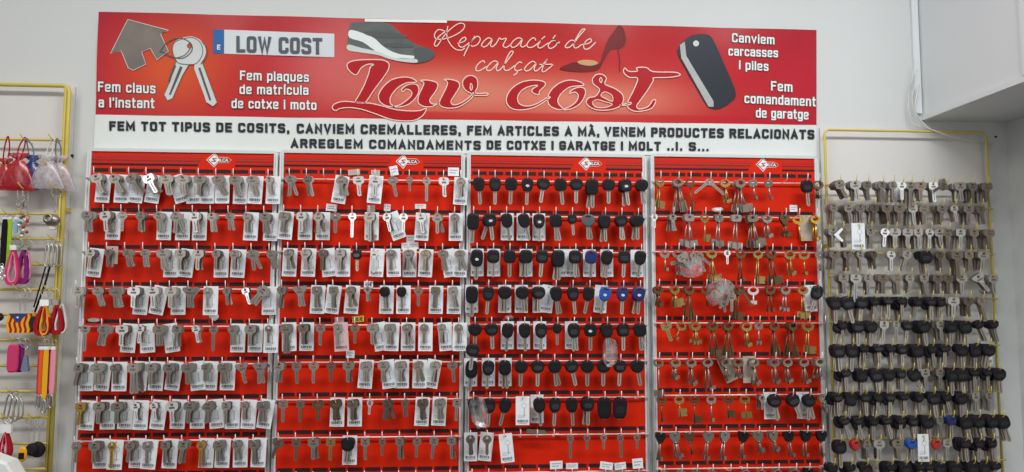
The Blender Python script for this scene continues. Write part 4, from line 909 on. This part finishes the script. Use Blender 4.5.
# ------------------------------------------------------------------ instantiate the keys (the largest-showing as objects, the rest as stuff)
mat('red_head', (.42, .02, .015), .4)
FLAT.sort(key=lambda t: (t[0], t[1])); CAR.sort(key=lambda t: (t[0], t[1]))
NF = NCAR = 300
print('FLAT', len(FLAT), 'CAR', len(CAR), 'LEVER', len([o for o in COL.objects if o.name.startswith('lever_key')]))
def cat_label(label): return label
rest = MB(); rmats = ['steel', 'steel_warm', 'steel_dark', 'steel_bright', 'gold', 'brass', 'bronze', 'rack_steel']
LL = {}
for i, (rank, _, loc, rot, code, m, label, group) in enumerate(FLAT):
    mb, me, _m = fmesh(code, m)
    if i < NF:
        o = obj('flat_key', me, None, loc, (0, -math.radians(rot[0]), rot[1]))
        o['label'] = label; o['category'] = 'key'; o['group'] = group; LL[label] = LL.get(label, 0)+1
    else:
        T = Matrix.Translation(loc) @ Matrix.Rotation(rot[1], 4, 'Z') @ Matrix.Rotation(-math.radians(rot[0]), 4, 'Y')
        b0 = len(rest.v); rest.v += [tuple(T @ Vector(v)) for v in mb.v]; rest.f += [[b0+q for q in f] for f in mb.f]
        rest.m += [rmats.index(m) if k == 0 else 2 for k in mb.m]; rest.sm += mb.sm
if rest.v:
    o = rest.build('flat_keys_behind', rmats); tag(o, 'further flat steel keys crowded behind the foremost ones on every rail', 'keys', None, 'stuff')
cache = {}
rest = [MB(), MB()]; cm = ['black_plastic', 'navy_plastic', 'red_head', 'blue_plastic', 'grey_plastic', 'slot_dark', 'blade_steel', 'steel_dark']
for i, (rank, _, loc, rot, code, m, label, group, badge) in enumerate(CAR):
    hd, bd_, sl_, bg_, mbh, mbb = cmesh(code, m)
    R_ = (0, -math.radians(rot), ((i*37) % 11-5)*.03)
    if i < NCAR:
        e = empty('car_key', loc); e.rotation_euler = R_; e['label'] = label; e['category'] = 'key'; e['group'] = group; LL[label] = LL.get(label, 0)+1
        k = (code, m)
        if k not in cache: cache[k] = [obj('head', hd, e), obj('blade', bd_, e), obj('collar', sl_, e)]
        else:
            for src in cache[k]: c_ = src.copy(); COL.objects.link(c_); c_.parent = e
        if badge: obj('badge', bg_, e)
    else:
        T = Matrix.Translation(loc) @ Matrix.Rotation(R_[2], 4, 'Z') @ Matrix.Rotation(R_[1], 4, 'Y')
        for mb, mp in ((mbh, {0: cm.index(m), 1: 5, 2: cm.index(m)}), (mbb, {0: 6, 1: 7})):
            t = rest[0]; b0 = len(t.v); t.v += [tuple(T @ Vector(v)) for v in mb.v]; t.f += [[b0+q for q in f] for f in mb.f]; t.m += [mp[q] for q in mb.m]; t.sm += mb.sm
if rest[0].v:
    o = rest[0].build('car_keys_behind', cm); tag(o, 'further black-headed keys crowded behind the foremost ones on the yellow rack', 'keys', None, 'stuff')
print('dups', [(k, v) for k, v in LL.items() if v > 1][:8], 'long', [k for k in LL if len(re.findall(r"[A-Za-z0-9][A-Za-z0-9'\u2019-]*", k)) > 16][:5])

# ------------------------------------------------------------------ keychain rack
LD = .03
lx = at(69, 100, LD).x; lz = at(30, 85, LD).z; lxl = at(-120, 85, LD).x
root = empty('keychain_rack', (lx-.1, -.01, lz)); tag(root, 'yellow wire rack hung with keychains, pouches and straps beside the boards', 'rack')
fr = MB(); c = .014
fr.tube([(lxl, -LD, rzb), (lxl, -LD, lz-c), (lxl+c, -LD, lz), (lx-c, -LD, lz), (lx-c*.3, -LD, lz-c*.3), (lx, -LD, lz-c), (lx, -LD, rzb)], .005, 8)
fr.tube([(lx-.007, -LD-.003, lz-.004), (lx-.007, -LD-.003, rzb)], .0030, 6)
part('frame', fr, 'yellow_paint'); part('backing_panel', MB().box(lxl, lx, -.006, -.002, rzb, lz+.006), 'rack_backing', 'off-white backing sheet')
for z in (lz-.3, rzb+.1): part('wall_bracket', MB().box(lx-.003, lx+.003, -LD, -.001, z-.005, z+.005), 'yellow_paint')
LY = [140, 165, 188.5, 214, 239, 264.5, 289.5, 314.5, 340, 365.5, 391, 417, 443, 468.5]
for y in LY:
    v = at(40, y, LD); part('crossbar', MB().tube([(lxl, -LD-.003, v.z), (lx-.006, -LD-.003, v.z)], .0032, 8), 'yellow_paint')
def lhook(px, py):
    v = at(px, py+1, .060); z0 = v.z
    mb = MB().tube(smooth([(0, -LD-.003, 0), (-.001, -.045, .002), (0, -.066, .004), (-.003, -.072, .010), (-.006, -.075, .016)], 3), .0014, 6)
    o = mb.build('rack_hook', 'yellow_paint', None, (v.x, 0, z0-.004)); return o
HN = 0
def yhook(px, row, where):
    o = lhook(px, LY[row]-1); tag(o, f'yellow wire hook {where}', 'hook', 'hooks on the keychain rack')
for (px, row, w) in [(26, 0, 'carrying the red and blue pouches'), (54, 0, 'carrying the two pale pouches'), (48, 1, 'behind the two pale pouches'), (24, 2, 'carrying the chained metal charms'), (56, 2, 'carrying the metal helmet charm'),
     (24, 3, 'carrying the beaded charm'), (8, 3, 'carrying the cord straps'), (20, 4, 'carrying the pink and purple loops'), (53, 4, 'carrying the snap clips'), (42, 5, 'carrying the long black lanyard'), (19, 6, 'carrying the striped flag keychain'),
     (49, 6, 'carrying the red and yellow loops'), (38, 7, 'empty, between the flag and the loops'), (16, 8, 'carrying the pink tag keychain'), (48, 8, 'carrying the coloured straps'), (12, 10, 'carrying the silver carabiners'), (34, 11, 'carrying the round black charms'), (7, 11, 'carrying the red strap loop')]:
    yhook(px, row, w)
# organza pouches
def pouch(cx, ty, w, by, m, lab, hx, hy, d, ribbon, seed=0):
    r = random.Random(seed); a = at(cx, ty, d); b_ = at(cx, by, d); H_ = a.z-b_.z; W_ = w*.0031
    e = empty('organza_pouch', tuple(a)); tag(e, lab, 'pouch', 'organza pouches on the keychain rack')
    mb = MB(); N = 24; rings = []
    prof = [(-.06, .50, .006), (.03, .50, .008), (.09, .30, .005), (.13, .18, .004), (.20, .36, .006), (.36, .62, .009), (.6, .82, .011), (.85, .97, .009), (.97, 1.04, .005), (1.02, 1.06, .002)]
    vs = []
    for j, (t, ww, dd) in enumerate(prof):
        for i in range(N):
            an = 2*PI*i/N; rip = 1+.10*math.sin(an*5+seed)*(1-t)+(.12*math.sin(an*7+seed) if t < .1 else 0)
            vs.append((math.cos(an)*W_/2*ww*rip, math.sin(an)*dd, -H_*t+(.004*math.sin(an*3+seed) if t in (0, 1) else 0)))
    fs = [(j*N+i, j*N+(i+1) % N, (j+1)*N+(i+1) % N, (j+1)*N+i) for j in range(len(prof)-1) for i in range(N)]
    mb.add(vs, fs, 0, True); mb.build('bag_body', m, e)
    hp = at(hx, hy, .062)-a
    for s_ in (-1, 1):
        MB().tube(smooth([(s_*.004, -.004, -H_*.15), (s_*.006+hp.x*.4, hp.y*.4, hp.z*.5), tuple(hp+Vector((s_*.001, 0, .002)))], 4), .0016, 5).build('drawstring', ribbon, e)
pouch(6, 160, 17, 189, 'organza_red', 'red organza pouch cut by the edge of the view, keychain rack', 8, 137, .05, 'red_cloth', 1)
pouch(33, 157, 20, 189, 'organza_blue', 'blue organza pouch with a dark drawstring behind the red one', 26.5, 139, .042, 'greyblue', 2)
pouch(19.5, 155, 24, 190, 'organza_red', 'full red organza pouch in front of the blue one', 25, 138, .058, 'red_cloth', 3)
pouch(59, 158, 26, 190, 'organza_lilac', 'pale lilac organza pouch nearest the rack upright', 57, 139, .045, 'greyblue', 4)
pouch(48, 157, 25, 188, 'organza_white', 'whitish pink organza pouch in front of the lilac one', 54, 139, .058, 'white_cloth', 5)
# little builders for keychains (all local to an Empty at the hanging point)
def kc(name, px, py, d, lab, cat, grp='keychains on the yellow rack'):
    e = empty(name, tuple(at(px, py, d))); tag(e, lab, cat, grp); return e
Q = .00246
def sring(e, dx, dy, R, tilt=0., n='split_ring'): 
    o = MB().ring((0, 0, 0), R, .0008, 'y').build(n, 'ring_steel', e, (dx*Q, 0, -dy*Q)); o.rotation_euler = (0, 0, tilt); return o
def chain(e, x, y0, y1):
    mb = MB(); n = max(2, int((y1-y0)/1.6))
    for i in range(n): mb.ring((x*Q, 0, -(lerp(y0, y1, (i+.5)/n))*Q), .0022, .0006, 'y' if i % 2 else 'x', 8)
    mb.build('chain', 'ring_steel', e)
def loop(e, x0, x1, y0, y1, m, wdt=.0028, dep=.009, inner=None, tilt=0., name='strap'):
    """teardrop strap: closed loop seen from the front"""
    cx = (x0+x1)/2*Q; hw = (x1-x0)/2*Q; pts = [(0, y0), (.35, y0+.12*(y1-y0)), (.8, y0+.45*(y1-y0)), (1, y0+.72*(y1-y0)), (.72, y0+.94*(y1-y0)), (0, y1), (-.72, y0+.94*(y1-y0)), (-1, y0+.72*(y1-y0)), (-.8, y0+.45*(y1-y0)), (-.35, y0+.12*(y1-y0))]
    q = smooth([(cx+p[0]*hw, -p[1]*Q) for p in pts], 3, True); n = len(q); cxx = sum(p[0] for p in q)/n; czz = sum(p[1] for p in q)/n
    def inset(w): 
        o = []
        for i in range(n):
            a, b_ = q[i-1], q[(i+1) % n]; dx, dz = b_[0]-a[0], b_[1]-a[1]; l = math.hypot(dx, dz) or 1; o.append((q[i][0]+dz/l*-w*(-1), q[i][1]-dx/l*w*(-1)*-1*(-1)))
        return o
    sgn = 1
    inn = [(p[0]+(cxx-p[0])*min(.6, wdt/max(.001, math.hypot(p[0]-cxx, p[1]-czz))*1.3), p[1]+(czz-p[1])*min(.6, wdt/max(.001, math.hypot(p[0]-cxx, p[1]-czz))*1.1)) for p in q]
    mb = MB(); mb.prism(q, -dep/2, dep/2, 0, [inn]); o = mb.build(name, m, e); o.rotation_euler = (0, 0, tilt); return o
def clip(e, x0, x1, y0, y1, m='ring_steel', name='clip'):
    cx = (x0+x1)/2*Q; hw = (x1-x0)/2*Q; h = (y1-y0)*Q
    pts = smooth([(cx, 0, -y0*Q), (cx+hw*.7, 0, -y0*Q-h*.15), (cx+hw, 0, -y0*Q-h*.6), (cx+hw*.8, 0, -y0*Q-h*.92), (cx, 0, -y1*Q), (cx-hw, 0, -y0*Q-h*.85), (cx-hw*.8, 0, -y0*Q-h*.5), (cx-hw*.5, 0, -y0*Q-h*.15)], 3, True)
    return MB().tube(pts, .0019, 6, 0, True).build(name, m, e)
# chained charms under the red pouch
for q, (px, c2) in enumerate([(20, 'oval'), (26, 'square')]):
    e = kc('keychain', px, 190, .060-.008*q, f'silver chained charm with {c2} pendant under the red pouch', 'keychain')
    sring(e, 0, 2, .0065); chain(e, -2, 4, 20); chain(e, 2, 4, 22); MB().loft(superell(.011, .014, 2 if q == 0 else 4, 14), [(-.002, .8), (0, 1), (.002, .8)]).build('pendant', 'steel', e, (0, 0, -14*Q))
e = kc('keychain', 55, 188, .060, 'silver keychain with a bulky metal helmet charm under the pale pouches', 'keychain')
sring(e, 2, 4, .011, .4); chain(e, 1, 8, 24)
mb = MB(); mb.ball((0, 0, 0), .018, 0, 14, (1.05, .7, .8)); mb.ring((-.002, -.012, .004), .008, .0025, 'y'); mb.box(-.022, -.008, -.008, .004, -.010, -.004); mb.build('helmet_charm', 'steel', e, (-1*Q, -.002, -31*Q))
MB().loft(superell(.020, .012, 3, 14), [(-.003, .8), (0, 1), (.003, .8)]).build('pendant', 'steel_bright', e, (-3*Q, .014, -37*Q))
# cord straps
for q, (px, y0, y1, m, nm, w) in enumerate([(-2, 216, 250, 'darkred_cloth', 'dark red', 3.5), (5.5, 218, 265, 'black_cloth', 'black', 5.5), (10.5, 218, 268, 'green_cloth', 'lime green', 4.5), (16.5, 220, 232, 'lightblue_cloth', 'short light blue', 4)]):
    e = kc('key_strap', px, 215, .058-.002*q, f'{nm} cord key strap hanging at the edge of the keychain rack', 'strap', 'cord key straps')
    sring(e, 0, 1, .004); MB().loft(superell(w*Q, (y1-y0)*Q, 8, 20, -((y0+y1)/2-215)*Q), [(-.0016, .94), (0, 1), (.0016, .94)], 0, (0, -((y0+y1)/2-215)*Q)).build('strap', m, e)
    MB().box(-w*Q*.4, w*Q*.4, -.002, .002, -4*Q, -2*Q).build('crimp', 'steel_bright', e)
e = kc('keychain', 24, 214, .062, 'beaded charm in red, pink and green on the keychain rack', 'keychain'); sring(e, 0, 1, .004)
for q in range(16):
    a = random.Random(q+50); MB().ball((a.uniform(-4.5, 4.5)*Q, a.uniform(-.003, .003), -(2+q*1.25)*Q), .0042).build('bead', ['bead_red', 'bead_green', 'bead_pink', 'steel_bright'][q % 4], e)
# pink and purple loops
e = kc('keychain', 16, 240, .060, 'red and pink leather strap loop keychain', 'keychain'); sring(e, 2, 3, .011); MB().box(-4*Q, 2*Q, -.006, .006, -9.5*Q, -5*Q).build('crimp', 'steel_bright', e); loop(e, -8, 5, 8, 43, 'pink_cloth', .0115); loop(e, -5, 3, 12, 40, 'lightpink_cloth', .003, .011)
e = kc('keychain', 24, 240, .050, 'purple leather strap loop keychain behind the pink one', 'keychain'); sring(e, 3, 4, .011, .3); MB().box(-3*Q, 5*Q, -.006, .006, -9.5*Q, -6*Q).build('crimp', 'steel', e); loop(e, -6, 7, 9, 42, 'purple_cloth', .012); loop(e, 1, 8, 10, 38, 'lightpink_cloth', .0022, .006)
for q in range(4):
    e = kc('snap_clip', 47.5+4.2*q, 241, .066-.006*q, f'silver snap hook, {ORD[q]} of the four in a row above the black lanyard', 'clip', 'snap hooks')
    sring(e, .5, 1, .004, .5); clip(e, -2.1, 2.1, 3, 24)
e = kc('lanyard', 46, 265, .058, 'long thin black lanyard slanting down past the flag keychain', 'lanyard')
MB().tube([(0, 0, 0), (-3*Q, 0, -14*Q), (-9*Q, 0, -40*Q)], .0016).build('strap', 'black_cloth', e); MB().tube([(4*Q, 0, 0), (0, 0, -18*Q), (-8*Q, 0, -45*Q)], .0022).build('strap', 'black_cloth', e)
MB().loft(superell(.018, .034, 2.4, 16), [(-.003, .8), (0, 1), (.003, .8)]).build('pendant', 'black_gloss', e, (-9*Q, 0, -55*Q))
# flag keychains
for q in range(2):
    e = kc('keychain', 20+5*q, 290, .064-.01*q, ['keychain with wavy red and yellow striped flag and blue star corner', 'second striped flag keychain mostly hidden behind the first'][q], 'keychain')
    sring(e, 0, 3, .0135); chain(e, 1, 9, 20); fl_ = Vector((0, 0, -31*Q)); W2, H2, N2 = 20*Q, 18*Q, 9
    mb = MB()
    for i in range(N2):
        x0_, x1_ = -W2/2+W2*i/N2, -W2/2+W2*(i+1)/N2; w0 = .0015*math.sin(i*0+0)
        pts = []
        for j in range(7): zz = H2/2-H2*j/6; pts.append((x0_+.0022*math.sin(j*1.5), zz))
        for j in range(6, -1, -1): zz = H2/2-H2*j/6; pts.append((x1_+.0022*math.sin(j*1.5), zz))
        mb.prism(pts, -.0015, .0015, i % 2)
    mb.build('flag_plate', ['yellow_cloth', 'red_cloth'], e, tuple(fl_))
    if q == 0:
        MB().prism([(-W2*.42, H2*.5), (W2*.45, H2*.5), (-W2*.02, H2*.02)], -.0024, -.0014).build('flag_corner', 'blue_enamel', e, tuple(fl_))
        MB().prism([((.0034 if k_ % 2 else .0014)*math.sin(k_*PI/5)-.0005, (.0034 if k_ % 2 else .0014)*math.cos(k_*PI/5)+H2*.3) for k_ in range(10)], -.003, -.0022).build('star', 'print_white', e, tuple(fl_))
e = kc('keychain', 46, 290, .064, 'red and yellow striped strap loop keychain', 'keychain'); sring(e, 0, 3, .010); MB().box(-4*Q, 4*Q, -.005, .005, -15*Q, -9*Q).build('crimp', 'steel_bright', e); loop(e, -9, 6, 14, 43, 'red_cloth', .0095); loop(e, -3, 5, 14, 42, 'yellow_cloth', .0035, .012)
e = kc('keychain', 58, 290, .054, 'red and white strap loop keychain beside the red and yellow one', 'keychain'); sring(e, -4, 3, .013); MB().box(-5*Q, 2*Q, -.005, .005, -14*Q, -9*Q).build('crimp', 'steel', e); loop(e, -6, 7, 13, 42, 'red_cloth', .0095); loop(e, -1, 10, 13, 41, 'white_cloth', .003, .006)
# pink tag, dark tag, grey bell
e = kc('keychain', 14, 340, .064, 'glittery pink rectangular tag keychain', 'keychain'); sring(e, 2, 2, .009); MB().loft(superell(10*Q, 26*Q, 6, 20), [(-.004, .9), (-.002, 1), (.002, 1), (.004, .9)]).build('tag', 'pink_cloth', e, (0, 0, -17*Q))
e = kc('keychain', 20, 340, .054, 'dark rectangular tag keychain behind the pink one', 'keychain'); sring(e, 2, 2, .009); MB().loft(superell(9*Q, 26*Q, 6, 20), [(-.003, .9), (-.001, 1), (.001, 1), (.003, .9)]).build('tag', 'purple_cloth', e, (0, 0, -17*Q))
e = kc('keychain', 27, 340, .060, 'grey blue bell-shaped keychain with silver ring', 'keychain'); sring(e, -1, 3, .010, .4); chain(e, 0, 5, 12)
MB().prism([(-.003, .016), (.003, .016), (.008, -.016), (.006, -.020), (-.006, -.020), (-.008, -.016)], -.004, .004).build('tag', 'greyblue', e, (0, 0, -21*Q))
# coloured straps with clasps
for q, (px, y1, m, nm, w) in enumerate([(41, 391, 'pink_cloth', 'dark pink', 4), (43.5, 391, 'orange_cloth', 'bright orange', 5.5), (47, 395, 'yellow_cloth', 'yellow', 4.5), (50.5, 390, 'red_cloth', 'red', 4), (54, 391, 'lightpink_cloth', 'pale pink', 5)]):
    d = (.046, .062, .068, .052, .060)[q]
    e = kc('wrist_strap', px, 341, d, f'{nm} flat wrist strap with a silver clasp', 'strap', 'flat wrist straps'); sring(e, 0, 1, .0055); hc = (347+y1)/2-341
    MB().loft(superell(w*Q, (y1-347)*Q, 9, 20, -hc*Q), [(-.0014, .95), (0, 1), (.0014, .95)], 0, (0, -hc*Q)).build('strap', m, e)
    MB().box(-w*Q*.4, w*Q*.4, -.002, .002, -8*Q, -5*Q).build('crimp', 'steel_bright', e)
    clip(e, -1.8, 1.8, y1-341, y1-341+12+2*(q % 2), name='clasp')
for q in range(3):
    e = kc('carabiner', 10+4.5*q, 391+2*q, .066-.008*q, ['large silver carabiner lowest on the rack edge', 'silver carabiner, middle of three', 'silver carabiner, hindmost of three'][q], 'carabiner', 'silver carabiners'); sring(e, 0, 1, .005); clip(e, -4.5, 4.5, 3, 30-4*q)
for q in range(3):
    e = kc('keychain', 30+5*q, 419, .062-.006*q, ['yellow and black small charm keychain', 'black round charm keychain in the middle', 'large black round charm keychain'][q], 'keychain'); sring(e, 0, 3, .0085); chain(e, 0, 6, 22)
    if q == 0: MB().loft(superell(8*Q, 14*Q, 2.5, 18), [(-.004, .8), (0, 1), (.004, .8)]).build('charm', 'yellow_cloth', e, (-5*Q, 0, -32*Q)); MB().box(-.006, .006, -.0052, -.004, -.010, .004).build('charm_mark', 'black_plastic', e, (-5*Q, 0, -32*Q))
    else: MB().loft(superell((9+3*q)*Q, (9+3*q)*Q, 2, 20), [(-.006, .6), (-.004, .9), (0, 1), (.004, .9)]).build('charm', 'black_plastic', e, ((-1)*Q, 0, -(28)*Q))
e = kc('keychain', 7, 424, .064, 'red strap loop keychain with a white top', 'keychain'); sring(e, 0, 0, .006); MB().box(-5*Q, 4.5*Q, -.004, .004, -8*Q, 0).build('crimp', 'print_white', e); loop(e, -6, 6, 7, 31, 'red_cloth', .0095); loop(e, -3, 2, 8, 29, 'lightpink_cloth', .002, .010)
e = kc('keychain', 2, 264, .060, 'cluster of clear crystal beads at the very edge of the rack', 'keychain'); sring(e, 0, 1, .004)
for q in range(9): a = random.Random(q+9); MB().ball((a.uniform(-3, 4)*Q, a.uniform(-.003, .003), -(3+q*1.4)*Q), .004).build('bead', 'steel_bright', e)
tag(MB().ball(tuple(at(-1, 317, .05)), .010, 0, 12).build('black_charm', 'black_gloss'), 'small round black charm at the very edge of the rack', 'charm')
# white rounded case bottom corner
v = at(6, 470, .12); mb = MB().loft([(-.06, -.06), (-.06, .015), (-.03, .036), (.012, .020), (.032, -.012), (.044, -.06)], [(-.025, .9), (-.018, 1), (.02, 1), (.026, .92)], 0, (0, -.02))
mb.prism([(-.045, -.014), (-.02, .012), (.010, -.004), (.020, -.024), (-.020, -.03)], -.0262, -.0225, 1); o = mb.build('white_case', ['print_white', 'greyblue'], None, tuple(v)); tag(o, 'white rounded case with a grey blue panel in the bottom corner', 'case')

# ------------------------------------------------------------------ light
def area(name, loc, sx, sy, power, col, look=(0, 0, -1)):
    l = bpy.data.lights.new(name, 'AREA'); l.shape = 'RECTANGLE'; l.size = sx; l.size_y = sy; l.energy = power; l.color = col
    o = obj(name, l, None, loc); o.rotation_euler = Vector(look).to_track_quat('-Z', 'Y').to_euler(); return o
area('ceiling_light', (-.8, -1.35, 2.85), 1.2, .25, 19, (1, .98, .94), (0, .15, -1))
area('ceiling_light', (.8, -1.35, 2.85), 1.2, .25, 29, (.95, .98, 1), (0, .15, -1))
area('shop_window_light', (2.2, -3.4, 1.7), 2.4, 2.2, 12, (.90, .96, 1), (-.6, 3, 0))  # added cool fill from front right, no visible source; lifts the right side
area('doorway_light', (-1.9, -3.0, 2.0), 1.0, 1.6, 15, (.93, .97, 1), (3.0, 1.7, 0))  # added fill from front left to brighten bulkhead face and right wall
w = bpy.data.worlds.new('World'); S.world = w; w.use_nodes = True
nt = w.node_tree; bg = nt.nodes['Background']; tc = nt.nodes.new('ShaderNodeTexCoord'); sx = nt.nodes.new('ShaderNodeSeparateXYZ'); cr_ = nt.nodes.new('ShaderNodeValToRGB')
nt.links.new(tc.outputs['Generated'], sx.inputs[0]); nt.links.new(sx.outputs['Z'], cr_.inputs[0])
mr_ = nt.nodes.new('ShaderNodeMapRange'); mr_.inputs[1].default_value = -1; mr_.inputs[2].default_value = 1; nt.links.new(sx.outputs['Z'], mr_.inputs[0]); nt.links.new(mr_.outputs[0], cr_.inputs[0])
cr_.color_ramp.elements[0].color = (.055, .05, .048, 1); cr_.color_ramp.elements[1].color = (.55, .56, .57, 1); e_ = cr_.color_ramp.elements.new(.5); e_.color = (.22, .215, .21, 1)
nt.links.new(cr_.outputs[0], bg.inputs[0]); bg.inputs[1].default_value = .82
vs_ = S.view_settings; vs_.view_transform = 'Standard'; vs_.look = 'None'; vs_.gamma = 1; vs_.use_curve_mapping = False; vs_.exposure = 0
